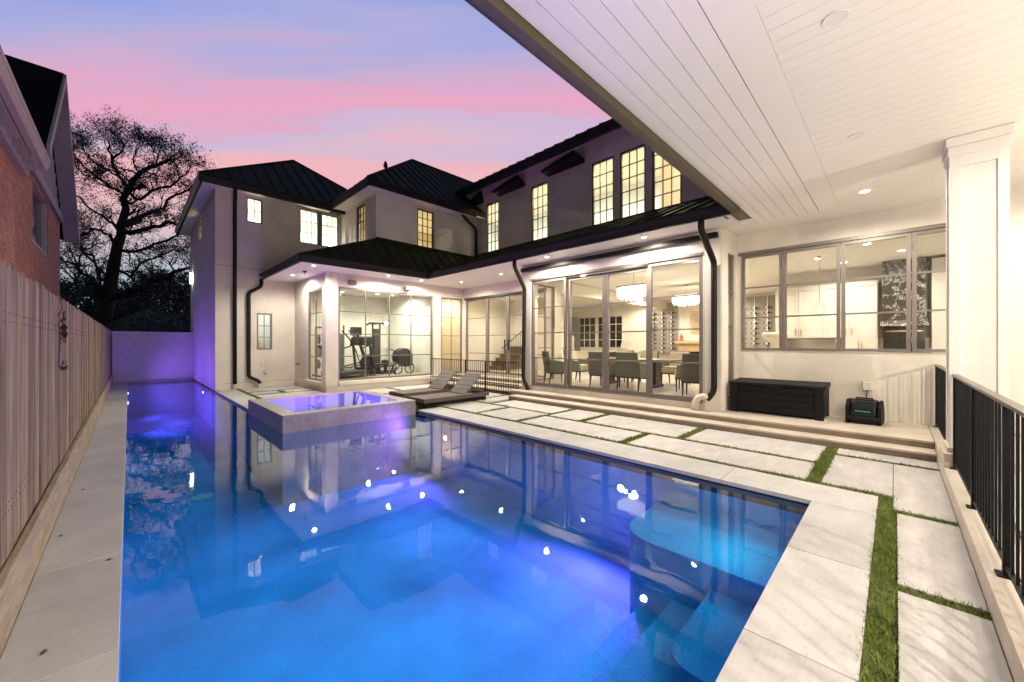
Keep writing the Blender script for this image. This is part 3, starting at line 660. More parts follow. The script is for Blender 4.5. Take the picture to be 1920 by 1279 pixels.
# ---- small fittings on the walls
def fit(b, name, m, **k): return b.build(name, m, H, **k)
b = MB(); b.box(3.20,3.32,15.375,15.398,-.76,-.62); fit(b, 'outlet_cover', 'stucco', bevel=.004)
b = MB(); b.lathe([(.0,0),(.05,0),(.055,.02),(.03,.04),(.0,.045)], (0,0,0), 16); o = fit(b, 'cleanout_cap', 'chrome'); o.rotation_euler = (R(90),0,0); o.location = (3.33,15.39,-1.0)
b = MB(); b.tube([(4.24,14.9,-.72),(4.17,14.9,-.72),(4.15,14.9,-.78)], .022, 8); b.box(4.225,4.248,14.86,14.94,-.77,-.66); fit(b, 'hose_bib', 'taupe')
for x, z in ((5.0,1.93),(6.95,1.93)):
    b = MB(); b.prism([(12.06,z-.05),(12.208 if x<4.6 else 12.246,z-.07),(12.246,z+.07),(12.10,z+.07)], x-.11, x+.11, 'x'); fit(b, 'wall_speaker', 'taupe', bevel=.006)
b = MB(); b.box(4.36,4.44,12.10,12.20,2.02,2.08); b.tube([(4.40,12.12,2.07),(4.38,12.0,2.02)], .035, 10); fit(b, 'camera', 'pvc')
for x, y in ((3.75,12.6),(3.05,14.6)):
    b = MB(); b.tube([(x,y,ZS-.003),(x,y,ZS-.12)], .012, 6); b.box(x-.05,x+.05,y-.03,y+.03,ZS-.05,ZS-.003); fit(b, 'ceiling_hook', 'dkframe')
b = MB(); b.box(5.55,5.60,14.8,14.86,4.78,4.95); fit(b, 'wall_lantern', 'dkframe')
b = MB(); b.box(1.86,1.948,21.5,21.7,2.6,3.05); fit(b, 'wall_sconce', 'lamp')

# ---- recessed lights
def downlight(x, y, z, e=60, on=True, r=.055, col=(1,.90,.76), spot=R(170)):
    b = MB(); b.lathe([(r,-.001),(r,-.004),(r+.022,-.006),(r+.024,-.001)], (x,y,z), 20, cap=False)
    o = b.build('downlight', 'trimw', H)
    b = MB(); b.lathe([(.0001,-.003),(r-.001,-.003),(r-.001,-.0005)], (x,y,z), 20); b.build('lens', 'lamp' if on else 'lampoff', o)
    if on: light('SPOT', 'downlight_lamp', (x,y,z-.03), e, col, o, target=(x+.001,y,z-3), spot_size=spot, spot_blend=.45, shadow_soft_size=.05)
WALLW = (1,.88,.72)
LW = (1,.90,.79)
for (x, y, e_) in ((3.67,11.56,165),(3.71,13.66,165),(5.93,11.58,180),(8.39,10.95,165),(8.3,8.8,135),(7.2,11.66,100),(7.48,6.23,270),(7.50,3.66,270)): downlight(x, y, ZS, e_, col=LW, r=.05)

# ================================================================== COVERED PATIO (part of the house)
CZ = 2.25
pl = MB(); pw, gp = .150, .005
y = 1.815
while y-pw > .80: pl.box(-3, 8.36, y-pw+gp, y, CZ, CZ+.02); y -= pw
ybord = y
pl.box(-3, 8.36, ybord-.26, ybord-.002, CZ-.002, CZ+.02)
x = 8.36
while x-pw > -3: pl.box(x-pw+gp, x, -5, ybord-.262, CZ, CZ+.02); x -= pw
pl.box(8.362, 8.948, -5, 1.818, CZ-.001, CZ+.02); pl.box(7.98, 8.948, 1.82, 2.328, CZ-.001, CZ+.02)
pl.build('patio_ceiling', 'ceilw', H)
b = MB(); b.box(-3, 7.19, -5, 1.82, CZ+.021, CZ+.06); b.box(7.192, 8.94, -5, 2.3, CZ+.021, CZ+.06); b.build('ceiling_backing', 'gap', H)
b = MB(); b.box(-3.2, 10.28, -5.2, 1.90, CZ+.07, CZ+.35); b.build('patio_roof', 'roof', H)
b = MB(); b.box(-3, 7.20, 1.822, 1.90, 2.17, 2.50); b.box(-3.02, 7.10, 1.902, 1.955, 2.20, 2.52); b.build('fascia', 'beam', H, bevel=.004)
downlight(7.69, .32, CZ-.002, 170, col=(1,.91,.78), r=.06)
for (x, y, r_) in ((5.57,.30,.045),(3.45,.29,.05)): downlight(x, y, CZ-.002, on=False, r=r_)
# unseen lit downlights of the same ceiling, behind and beside the camera
for (x, y, e_) in ((7.7,-1.9,100),(5.5,-1.5,55),(3.4,-1.6,70),(1.2,-1.4,65)): downlight(x, y, CZ-.002, e_, r=.06, col=(1,.92,.81))
for (x, y, e_) in ((.9,-1.7,215),(2.6,-3.0,225),(6.0,-3.3,185)): light('POINT', 'patio_fill_light', (x,y,.75), e_, (1,.91,.77), H, shadow_soft_size=.04)  # added fill lights brightening ceiling, fence and coping; no lantern hangs here
b = MB(); b.box(7.25,7.45,2.05,2.10,CZ-.062,CZ-.055); b.build('soffit_vent', 'gap', H)
# column with recessed panels
C0, C1, D0, D1 = 6.40, 6.81, -.835, -.425
b = MB(); b.box(C0+.02, C1-.02, D0+.02, D1-.02, G0+.2, CZ-.02)
for (px_, s_) in ((C0, 1), (C1, -1)):
    b.box(px_, px_+s_*.019, D0, D0+.075, G0+.36, CZ-.2); b.box(px_, px_+s_*.019, D1-.075, D1, G0+.36, CZ-.2)
    b.box(px_, px_+s_*.0185, D0+.076, D1-.076, CZ-.32, CZ-.2)
for (py_, s_) in ((D0, 1), (D1, -1)):
    b.box(C0+.0195, C0+.075, py_, py_+s_*.019, G0+.36, CZ-.2); b.box(C1-.075, C1-.0195, py_, py_+s_*.019, G0+.36, CZ-.2)
col = b.build('column', 'trimw', H)
b = MB(); b.box(C0-.055, C1+.05, D0-.03, D1+.03, CZ-.10, CZ-.004); b.box(C0-.025, C1+.02, D0-.015, D1+.015, CZ-.20, CZ-.101); b.build('capital', 'trimw', col, bevel=.008)
b = MB(); b.box(C0-.09, C1+.03, D0-.04, D1+.048, G0+.151, G0+.30); b.box(C0-.03, C1+.02, D0-.02, D1+.02, G0+.301, G0+.36); b.build('base', 'stonet', col, bevel=.01)

# ================================================================== ROOMS
rm = MB()
FI = -1.16; CI = 2.02
rm.box(8.13, 18.0, 2.48, 7.42, FI-.1, FI-.001); rm.box(9.10, 18.0, -4.2, 2.479, FI-.1, FI-.001); rm.box(9.645, 18.0, 7.421, 13.2, FI-.1, FI-.001)
rm.box(4.4, 9.64, 12.40, 16.2, FI-.1, FI-.001); rm.box(2.12, 4.3, 15.57, 18, FI-.1, FI-.001)
rm.build('interior_floor', 'intfl', H)
rm = MB()
rm.box(8.13, 18.0, 2.48, 7.42, CI, CI+.08); rm.box(9.10, 18.0, -4.2, 2.479, CI, CI+.08); rm.box(9.645, 18.0, 7.421, 13.2, CI, CI+.08)
rm.box(4.4, 9.64, 12.40, 16.2, CI, CI+.08); rm.box(2.12, 4.3, 15.57, 18, 2.1, 2.2)
rm.box(10.45, 14.0, 2.2, 15.0, 6.20, 6.28); rm.box(6.05, 10.2, 12.56, 15.3, 5.02, 5.07); rm.box(2.12, 5.88, 15.58, 20.5, 5.0, 5.05)
rm.build('interior_ceiling', 'intceil', H)
rm = MB()
rm.box(18.0, 18.1, -4.3, 13.3, FI, CI); rm.box(9.1, 18.0, -4.35, -4.21, FI, CI); rm.box(9.65, 18, 13.2, 13.3, FI, CI)
rm.box(9.645, 9.72, 12.26, 13.2, FI, CI)
rm.box(4.4, 9.64, 16.2, 16.3, FI, CI); rm.box(8.22, 8.32, 12.42, 16.2, FI, CI); rm.box(9.56, 9.64, 12.42, 16.2, FI, CI)
rm.box(8.32, 9.56, 14.8, 14.9, FI, CI); rm.box(2.12, 4.3, 17.6, 17.7, FI, 2.1); rm.box(4.22,4.3,15.57,17.6,FI,2.1)
rm.box(11.6, 12.6, 9.2, 9.35, FI, CI); rm.box(12.9, 13.0, 9.9, 13.2, FI, CI)     # partition by the stair
rm.box(13.9, 14.05, -4.2, 2.55, FI, CI)                                          # kitchen back wall
rm.box(14.0, 14.1, 2.2, 15.0, 3.4, 6.2); rm.box(10.45, 14.0, 15.0, 15.1, 3.4, 6.2); rm.box(10.35,10.44,12.45,15.0,3.4,6.2); rm.box(10.45, 14.0, 2.1, 2.2, 3.4, 6.2)
rm.box(10.46, 13.9, 2.2, 15.0, 3.30, 3.38)
rm.box(12.0, 12.15, 4.3, 5.3, 3.4, 6.2)
rm.box(6.05, 10.2, 15.3, 15.36, 3.3, 5.02); rm.box(6.05, 10.2, 12.56, 15.3, 3.2, 3.28); rm.box(10.15, 10.2, 12.56, 15.3, 3.3, 5.02)
rm.box(2.12, 5.88, 20.5, 20.6, 3.2, 5.0); rm.box(2.12, 5.88, 15.58, 20.5, 3.1, 3.18); rm.box(5.8, 5.88, 15.58, 20.5, 3.2, 5.0); rm.box(2.12,5.88,17.2,17.26,3.2,5.0)
rm.build('interior_wall', 'intw', H)
b = MB(); b.box(13.9, 13.99, 2.21, 14.99, 3.39, 6.19); b.box(10.46, 13.89, 14.9, 14.99, 3.39, 6.19); b.build('wall_panel', mat('cool_white_wall', (.74,.84,.98), .8), H)
b = MB(); b.box(9.66, 18, 7.6, 7.9, 1.62, 2.0); b.box(9.3,9.6,2.5,7.4,1.90,2.01); b.build('ceiling_beam', 'offwhite', H)
# room lights
def room(x, y, z, e, col=(1,.89,.72), spot=R(165)):
    light('SPOT', 'room_lamp', (x,y,z-.03), e*1.25, col, H, target=(x+.001,y,z-3), spot_size=spot, spot_blend=.5, shadow_soft_size=.05)
for (x, y, e_) in ((9.3,3.3,100),(9.3,6.4,100),(12.0,4.0,125),(12.2,6.6,125),(15.2,4.2,130),(15.2,7.2,120),(11.5,9.4,60),(15.2,10.5,140),(16.9,8.6,110),(16.9,5.0,110)): room(x, y, 2.0, e_)
for (x, y) in ((10.6,.4),(11.6,1.3),(11.9,-.1),(12.6,.9),(10.8,-2.2)): room(x, y, 2.0, 58, (1,.92,.80))
room(11.0,11.2,2.0,110); room(6.2,13.6,2.0,125,(.92,1,.88)); room(7.4,14.0,2.0,110,(.92,1,.88)); room(8.9,13.4,2.0,80,(1,.76,.45)); room(3.2,16.6,2.0,80,(.8,.95,1))
for (x, y) in ((12.0,13.6),(12.0,10.9),(12.0,8.2),(12.0,5.6),(11.4,3.3)): room(x, y, 6.18, 165, (1,.86,.56))
room(8.2,14.0,5.0,140,(1,.80,.45)); room(3.9,16.4,4.98,480,(.95,.98,1)); room(3.2,18.9,4.98,200,(1,.8,.45))
for (x, y) in ((10.6,.4),(11.6,1.3),(11.9,-.1),(12.6,.9)):
    b = MB(); b.lathe([(0,-.003),(.06,-.003),(.06,0),(0,0)], (x,y,CI), 16); b.build('downlight', 'lamp', H)
for (x, y) in ((5.3,14.4),(5.9,15.3),(7.2,15.0)):
    b = MB(); b.lathe([(0,-.003),(.06,-.003),(.06,0),(0,0)], (x,y,CI), 16); o = b.build('downlight', 'lamp', H)
    light('SPOT', 'downlight_lamp', (x,y+.3,CI-.03), 25, (.95,1,.88), o, target=(x,y+.5,0), spot_size=R(90), spot_blend=.6, shadow_soft_size=.05)
# window in the living room's back wall (night outside)
for (y0,y1) in ((9.9,11.4),(11.5,13.0)):
    w_ = window('x', 17.99, -1, y0, y1, -.25, 1.45, 4, 4, H, fm='trimw', fw=.04, mw=.03, name='window', dep=.05)
    b = MB(); b.box(17.985,17.995,y0+.05,y1-.05,-.2,1.4); b.build('night_pane', 'nightglass', w_)
# kitchen cabinetry built in
b = MB(); KX = 13.5
def door_panel(b, x, y0, y1, z0, z1): 
    b.box(x-.02, x, y0+.012, y1-.012, z0, z1); b.box(x-.045, x-.0202, y0+.004, y0+.06, z0, z1); b.box(x-.045, x-.0202, y1-.06, y1-.004, z0, z1)
    b.box(x-.045, x-.0202, y0+.061, y1-.061, z1-.06, z1); b.box(x-.045, x-.0202, y0+.061, y1-.061, z0, z0+.06)
b.box(KX, 13.89, .30, 2.5, .15, 1.62); b.box(KX-.25, 13.89, -4.2, 2.5, FI, -.30)
ys = [.32,.86,1.40,1.94,2.48]
for i in range(4): door_panel(b, KX, ys[i], ys[i+1], .16, 1.55)
b.box(KX-.2, 13.89, .30, .95, -.30, .149)
b.box(13.0, 13.89, -2.6, -.60, -.29, 1.95)
cabs = b.build('kitchen_cabinets', 'cab', H)
hb = MB()
for yy_ in (.80,.92,1.88,2.0): hb.box(KX-.075, KX-.055, yy_-.008, yy_+.008, .22, .40)
for yy_ in (.60,.66): hb.box(KX-.25, KX-.235, yy_-.008, yy_+.008, -.25, .05)
hb.build('handle', 'brass', cabs)
b = MB(); b.box(KX-.29, 13.89, -.6, 2.5, -.299, -.26); b.build('countertop', 'blkmarble', cabs)
b = MB(); b.box(13.88, 13.895, -.6, 2.5, -.26, .15); b.build('backsplash', 'chrome', cabs)
b = MB(); b.box(13.1, 13.88, -.52, .22, .55, 2.0); b.hexa([(12.98,-.56,.42),(13.88,-.56,.42),(13.88,.26,.42),(12.98,.26,.42),(13.06,-.54,.56),(13.88,-.54,.56),(13.88,.24,.56),(13.06,.24,.56)]); b.build('range_hood', 'blkmarble', H)

# ================================================================== SPA
S = thing('spa', (3.15, 8.8, G0), 'raised square spa with mosaic tile walls and purple lit water', 'spa')
sx0, sx1, sy0, sy1, sz = 1.87, 4.46, 7.46, 10.15, -1.262
b = MB(); t_ = .26
b.box(sx0, sx1, sy0, sy0+.02, FZ, sz-.001); b.build('front_wall', 'mosaic', S)
b = MB(); b.box(sx0, sx0+.02, sy0+.021, sy1-.001, FZ, sz-.001); b.build('side_wall', 'mosaicy', S)
b = MB(); b.box(sx1-.02, sx1, sy0+.021, sy1-.001, FZ, sz-.001); b.build('side_wall', 'mosaicy', S)
b = MB(); b.box(sx0+.021, sx1-.021, sy1-.02, sy1, FZ, sz-.001); b.build('back_wall', 'mosaic', S)
b = MB(); b.box(sx0, sx1, sy0, sy0+t_, sz, sz+.012); b.box(sx0, sx1, sy1-t_, sy1, sz, sz+.012); b.box(sx0, sx0+t_, sy0+t_, sy1-t_, sz, sz+.012); b.box(sx1-t_, sx1, sy0+t_, sy1-t_, sz, sz+.012)
b.build('rim', 'mosaict', S)
b = MB(); X0,X1,Y0,Y1 = sx0+t_, sx1-t_, sy0+t_, sy1-t_
zf = sz-.75
b.face([(X0,Y0,zf),(X1,Y0,zf),(X1,Y1,zf),(X0,Y1,zf)])
for a, c_ in (((X0,Y0),(X1,Y0)),((X1,Y0),(X1,Y1)),((X1,Y1),(X0,Y1)),((X0,Y1),(X0,Y0))): b.face([(a[0],a[1],zf),(c_[0],c_[1],zf),(c_[0],c_[1],sz),(a[0],a[1],sz)])
bz = sz-.38
b.box(X0+.001, X0+.42, Y0+.001, Y1-.001, zf+.001, bz); b.box(X0+.421, X1-.001, Y1-.42, Y1-.001, zf+.001, bz); b.box(X1-.42, X1-.001, Y0+.001, Y1-.421, zf+.001, bz)
b.build('tub', 'plaster', S)
b = MB(); b.face([(X0,Y0,sz+.006),(X1,Y0,sz+.006),(X1,Y1,sz+.006),(X0,Y1,sz+.006)]); b.build('spa_water', 'spawater', S)
VIO = (1.0,.16,.95); BLU = (.0,.56,.86)
b = MB(); b.lathe([(.001,0),(.085,0),(.07,.02),(.001,.03)], (0,0,0), 20); o_ = b.build('lamp_lens', 'poollamp', S, local=True); o_.location = (0, Y1-.425-8.8, zf+.24-G0); o_.rotation_euler = (R(90),0,0)
light('POINT', 'spa_lamp', (3.15, Y1-.60, zf+.30), 120, (1,.22,.95), S, shadow_soft_size=.08)
light('POINT', 'spa_lamp', (2.9, 8.5, zf+.22), 50, (.9,.25,1), S, shadow_soft_size=.08)

# pool lamps, then added fill spots
LP = [(PX1-.002, 2.57, G0-.42, -1, 0, 150, VIO, 'round violet underwater lamp on the house side wall beside the shelf'),
      (PX1-.002, 6.55, G0-.45, -1, 0, 90, VIO, 'round violet underwater lamp on the house side wall near the spa'),
      (PX0+.002, 16.4, G0-.30, 1, 0, 90, (.9,.14,1), 'round violet underwater lamp under the fence side coping, nearer one'),
      (PX0+.002, 19.6, G0-.30, 1, 0, 90, (.9,.14,1), 'round violet underwater lamp under the fence side coping, farther one'),
      (PXN-.002, 18.0, G0-.30, -1, 0, 50, (.9,.16,1), 'round violet underwater lamp under the wing wall')]
for (x, y, z, dx, dy, e_, cl, lb) in LP:
    t = thing('pool_light', (x, y, z), lb, 'pool light', group='underwater lamps of the pool')
    b = MB(); rr = .05
    b.lathe([(.001,0),(rr+.03,0),(rr+.03,.012),(rr,.02)], (0,0,0), 20); b.build('rim', 'chrome', t, local=True)
    b = MB(); b.lathe([(.001,.0205),(rr,.0205),(rr*.7,.033),(.001,.036)], (0,0,0), 20); b.build('lens', 'poollamp', t, local=True)
    t.rotation_euler = Vector((dx, dy, 0)).to_track_quat('Z', 'Y').to_euler()
    l = light('SPOT', 'pool_lamp_and_fill', (0, 0, .06), e_*2.0, cl, None, spot_size=R(160), spot_blend=.6, shadow_soft_size=.03); l.parent = t; l.rotation_euler = (R(180),0,0)
CY = (.0,.55,.72)
for (x, y, e_, cl) in ((.9,1.5,55,BLU),(2.2,1.7,30,(.0,.62,.50)),(.7,3.2,55,BLU),(2.1,3.1,55,BLU),(3.4,3.2,34,(.55,.28,1)),(.7,4.9,55,BLU),(2.1,4.8,55,BLU),(3.5,4.9,45,BLU),(.7,6.6,50,BLU),(2.1,6.4,40,BLU),(3.5,6.4,35,BLU),
                       (.9,8.4,40,CY),(.9,10.2,40,CY),(.9,12.0,35,(.0,.4,.9)),(.9,14.0,35,(.25,.3,1)),(3.9,1.1,16,(.0,.62,.45))):
    l = light('SPOT', 'pool_lamp_and_fill', (x, y, G0-.10), e_*.24, cl, None, target=(x+.001,y,FZ), spot_size=R(150), spot_blend=1, shadow_soft_size=0)  # unseen spots added below the surface to brighten and tint the floor
b = MB(); b.lathe([(.13,.001),(.16,.002),(.165,.018),(.13,.02)], (.95,8.9,FZ), 28); b.lathe([(0,.001),(.11,.001),(.11,.016),(0,.018)], (.95,8.9,FZ), 24)
tag(b.build('pool_drain', 'offwhite'), 'round pale drain cover under water on the pool floor', 'drain')

# ================================================================== WOODEN FENCE, BACK WALL
F = thing('wooden_fence', (-.47, 10, G0), 'weathered cedar picket fence with a kickboard along the pool', 'fence')
b = MB(); y = -1.2
while y < 21.2:
    w_ = random.uniform(.132, .142); zt = .44+random.uniform(-.012,.012)+.002*y; x0 = -.475-random.choice((0,.004,.008))
    v = random.uniform(.58, 1.12); tn = (v, v*random.uniform(.93,1.0), v*random.uniform(.86,1.02))
    lean = random.uniform(-.004,.004)
    # dog-eared picket
    pr = [(y,-1.46),(y+w_,-1.46),(y+w_+lean,zt-.035),(y+w_-.03+lean,zt),(y+.03+lean,zt),(y+lean,zt-.035)]
    i = len(b.v); n = 6
    b.v += [(x0,p_[0],p_[1]) for p_ in pr]+[(x0-.017,p_[0],p_[1]) for p_ in pr]
    b.f.append(tuple(range(i+n-1,i-1,-1))[::-1]); b.f.append(tuple(range(i+2*n-1,i+n-1,-1)))
    for k_ in range(n): b.f.append((i+k_, i+n+k_, i+n+(k_+1)%n, i+(k_+1)%n))
    b.tone += [tn]*(n+2)
    if y < 10:
        for zz in (-.93,-.88,.12,.17):
            for q_ in (.035,.10): b.box(x0, x0+.0022, y+q_-.003, y+q_+.003, zz-.003, zz+.003, tone=(.12,.10,.10))
    y += w_+random.uniform(.002,.006)
b.build('pickets', 'fence', F)
b = MB(); y = -1.2
while y < 21.1: b.box(-.471, -.434, y, min(y+3.0,21.1)-.004, G0-.02+.02, -1.175+random.uniform(-.01,.01)); y += 3.0
b.build('kickboard', 'kick', F, bevel=.004)
b = MB(); b.box(-.55,-.505,-1.2,21.2,-.95,-.86); b.box(-.55,-.505,-1.2,21.2,.10,.19); b.build('rail', 'kick', F)
t = thing('garden_wall', (.7, 21.35, G0), 'low white stucco wall closing the far end of the pool', 'wall')
b = MB(); b.box(-.46, 1.945, 21.27, 21.45, G0-.2, .42); b.build('panel', 'stucco', t); b = MB(); b.box(-.50, 1.943, 21.25, 21.47, .421, .47); b.build('cap', 'trimw', t, bevel=.006)
# dry vine on the fence
b = MB()
def vine(pts, r=.004): b.tube(pts, r, 5)
vx = -.455
vine([(vx,5.43,.47),(vx+.02,5.42,.33),(vx,5.38,.26),(vx+.02,5.42,.18)]); vine([(vx,5.40,.20),(vx+.015,5.34,.05),(vx,5.46,-.12),(vx,5.42,-.20)]); vine([(vx,5.42,-.20),(vx+.02,5.36,-.24),(vx+.02,5.50,-.16)],.005); vine([(vx,5.38,.26),(vx+.03,5.46,.30),(vx+.02,5.52,.26)],.005)
for _ in range(26):
    cz = random.choice((.22,.16,.08,-.22)); cy = 5.42+random.uniform(-.06,.08); c_ = Vector((vx+.02, cy, cz+random.uniform(-.05,.05)))
    d1 = Vector((random.uniform(0,.03), random.uniform(-.05,.05), random.uniform(-.06,.03))); d2 = Vector((random.uniform(.0,.03), random.uniform(-.03,.03), random.uniform(-.02,.03)))
    b.face([c_, c_+d1*.5+d2, c_+d1, c_+d1*.5-d2])
tag(b.build('dry_vine', 'dryleaf'), 'dry brown vine with curled leaves hanging on the wooden fence', 'vine')
# fallen leaves on the coping (a few countable ones)
for i, (x, y, lb) in enumerate(((-.12,3.85,'dry leaf at the water edge of the left coping, farther one'),(-.30,2.9,'dry leaf in the middle of the left coping'),(-.10,2.35,'dry leaf at the water edge of the left coping, nearest one'),(-.36,4.6,'dry leaf against the fence kickboard, nearer one'),(-.34,5.9,'dry leaf against the fence kickboard, farther one'))):
    b = MB(); b.face([(0,0,0),(.018,.008,.006),(.045,0,.002),(.018,-.010,.008)]); b.face([(0,0,0),(.018,-.010,.008),(.045,0,.002),(.02,-.016,.002)])
    o = b.build('fallen_leaf', 'dryleaf'); o.location = (x,y,G0+.002); o.rotation_euler = (0,0,i*1.3)
    tag(o, lb, 'leaf', 'dry leaves on the left coping')

# ================================================================== IRON RAILINGS
def railing(name, axis, c, a0, a1, zb, zt, step_, posts, label, cap=True, mid=None, r=.0062, group=None):
    t = thing(name, ((a0+a1)/2 if axis == 'x' else c, c if axis == 'x' else (a0+a1)/2, zb), label, 'railing', group=group)
    def bx(b, u0, u1, w_, z0, z1):
        if axis == 'x': b.box(u0, u1, c-w_, c+w_, z0, z1)
        else: b.box(c-w_, c+w_, u0, u1, z0, z1)
    b = MB(); bx(b, a0, a1, .026 if cap else .014, zt-.012, zt+.012); b.build('handrail', 'railcap' if cap else 'black', t, bevel=.004)
    b = MB(); bx(b, a0, a1, .012, zb+.05, zb+.066); b.build('bottom_rail', 'black', t)
    if mid: b = MB(); bx(b, a0, a1, .010, mid-.010, mid+.010); b.build('middle_rail', 'black', t)
    b = MB(); n = int(round((a1-a0)/step_))
    for k_ in range(n+1):
        u = a0+(a1-a0)*k_/n
        if any(abs(u-p_) < .03 for p_ in posts): continue
        bx(b, u-r, u+r, r, zb+.002 if not cap else zb+.03, zt-.013)
    b.build('balusters', 'black', t)
    for p_ in posts:
        b = MB(); bx(b, p_-.02, p_+.02, .0195, zb, zt-.013); bx(b, p_-.045, p_+.045, .045, zb, zb+.008); b.build('post', 'black', t)
    return t
railing('railing', 'x', -.462, -.9, 6.34, G0+.15, -.345, .125, (-.5,1.0,2.3,3.6,4.9,6.28), 'black iron railing with bronze handrail on the low kerb beside the camera')
railing('railing', 'x', -.462, 6.86, 8.90, G0+.201, -.335, .105, (6.95,8.86), 'black iron railing between the white column and the kitchen wall', group=None)
railing('railing', 'x', -2.9, .5, 8.9, G0+.2, -.33, .105, (.6,2.6,4.6,6.6,8.6), 'black iron railing on the far side of the covered porch')
ga = railing('pool_fence', 'y', 7.86, 7.60, 9.03, G0+.0, -.55, .10, (9.03,), 'black iron pool fence beside the dining room downspout', cap=False, mid=-1.2)
ga['category'] = 'fence'
gb = railing('pool_fence', 'y', 7.86, 10.03, 12.10, G0+.0, -.55, .10, (10.03,), 'black iron pool fence ending at the gym wall', cap=False, mid=-1.2)
gb['category'] = 'fence'
gc = railing('pool_gate', 'y', 7.86, 9.06, 10.0, G0+.04, -.55, .10, (), 'black iron gate between the two posts of the pool fence', cap=False, mid=-1.2)
gc['category'] = 'gate'

# ================================================================== LOUNGERS
def lounger():
    t = thing('sun_lounger', (0,0,0), 'x', 'sun lounger', group='slatted loungers beside the spa')
    L_, W_ = 2.0, .74; zt = .21
    b = MB(); b.box(0,L_,0,.03,zt-.10,zt); b.box(0,L_,W_-.03,W_,zt-.10,zt); b.box(0,.03,.031,W_-.031,zt-.10,zt); b.box(L_-.03,L_,.031,W_-.031,zt-.10,zt); b.build('frame', 'deckwood', t, local=True, bevel=.004)
    b = MB(); y = .036
    for k_ in range(5): b.box(.034, 1.20, y, y+.128, zt-.022, zt-.002); y += .134
    b.build('seat_slats', 'deckwood', t, local=True, bevel=.003)
    b = MB(); an = R(42); q = 1.22; y = .036
    c_, s_ = math.cos(an), math.sin(an)
    for k_ in range(5):
        u0 = .02+k_*.146; u1 = u0+.140
        P = lambda u, v, y_: (q+u*c_-v*s_, y_, zt-.02+u*s_+v*c_)
        b.hexa([P(u0,0,.036),P(u1,0,.036),P(u1,0,W_-.036),P(u0,0,W_-.036),P(u0,.02,.036),P(u1,.02,.036),P(u1,.02,W_-.036),P(u0,.02,W_-.036)])
    b.build('backrest', 'deckwood', t, local=True, bevel=.003)
    for y in (.12, W_-.12):
        b = MB(); b.tube([(q+.5*c_,y,zt-.03+.5*s_),(q+.62,y,zt-.05)], .010, 6); b.build('strut', 'deckwood', t, local=True)
    for (x, y) in ((.10,.10),(.10,W_-.10),(L_-.10,.10),(L_-.10,W_-.10)):
        b = MB(); b.box(x-.04,x+.04,y-.04,y+.04,0,zt-.101); b.build('leg', 'plastic', t, local=True)
    b = MB(); b.box(.06,L_-.06,.06,W_-.06,.03,zt-.103); b.build('underframe', 'plastic', t, local=True)
    return t
l1 = lounger(); l1.location = (4.80,7.66,G0); l1['label'] = 'slatted taupe lounger nearer the camera with raised back'
l2 = copy_tree(l1); l2.location = (4.98,8.90,G0); l2['label'] = 'slatted taupe lounger farther back beside the gym window'; l2.rotation_euler = (0,0,R(2))

# ================================================================== DECK BOX
D = thing('deck_box', (8.55,1.54,G0+.2), 'long black resin deck box under the kitchen windows', 'storage box')
bx0, bx1, by0, by1, bz0 = 8.20, 8.92, .84, 2.24, G0+.2
b = MB()
b.box(bx0+.02, bx1, by0+.02, by1-.02, bz0+.03, bz0+.52)
for k_ in range(4): b.box(bx0, bx0+.02-.0005, by0+.13, by1-.13, bz0+.055+k_*.115, bz0+.055+k_*.115+.108)
for y in (by0, by1-.12): b.box(bx0-.012, bx0+.06, y, y+.12, bz0, bz0+.52)
for k_ in range(4): b.box(bx0+.08, bx1-.06, by0+.002, by0+.0195, bz0+.055+k_*.115, bz0+.055+k_*.115+.108)
b.box(bx1-.06, bx1, by0-.002, by0+.06, bz0, bz0+.52)
b.build('body', 'plastic', D, bevel=.004)
b = MB(); b.prism([(bx0-.03,bz0+.525),(bx1+.0,bz0+.525),(bx1+.0,bz0+.60),(bx0-.03,bz0+.575)], by0-.025, by1+.02, 'y'); b.build('lid', 'plastic', D, bevel=.008)
b = MB(); b.box(bx0-.045, bx0-.0305, 1.42, 1.66, bz0+.50, bz0+.56); b.build('handle', 'plastic', D, bevel=.004)

# pool cleaning robot
Q = thing('pool_robot', (8.56,.35,G0+.2), 'glossy black pool cleaning robot leaning beside the deck box', 'pool cleaner', rz=R(-4))
b = MB()
prof = [(-.20,.06),(.16,.06),(.20,.20),(.14,.36),(-.02,.40),(-.16,.34),(-.22,.20)]
b.prism(prof, -.165, .165, 'y'); b.build('body', 'plasticg', Q, local=True, bevel=.04)
for y in (-.215, .17):
    b = MB(); b.prism([(-.24,.04),(-.20,.0),(.20,.0),(.25,.05),(.23,.22),(.12,.37),(-.10,.38),(-.22,.28)], y, y+.045, 'y'); b.build('track', 'plastic', Q, local=True, bevel=.012)
b = MB(); b.tube([(-.225,-.20,.08),(-.225,.20,.08)], .045, 14); b.build('brush', 'plastic', Q, local=True)
b = MB(); b.box(-.232,-.218,-.09,.10,.20,.212); b.build('light_bar', 'teal', Q, local=True)
b = MB(); b.tube([(-.04,-.10,.385),(-.05,-.10,.405),(-.05,.10,.405),(-.04,.10,.385)], .012, 8); b.build('handle', 'plastic', Q, local=True)
b = MB(); b.box(8.87,8.948,.27,.39,-.80,-.66); b.build('outlet_box', 'offwhite', H, bevel=.01)
b = MB(); b.tube([(8.90,.33,-.80),(8.86,.34,-.88),(8.80,.34,-.94)], .006, 6); tag(b.build('charging_cable', 'plastic'), 'thin black cable hanging from the outlet to the pool robot', 'cable')
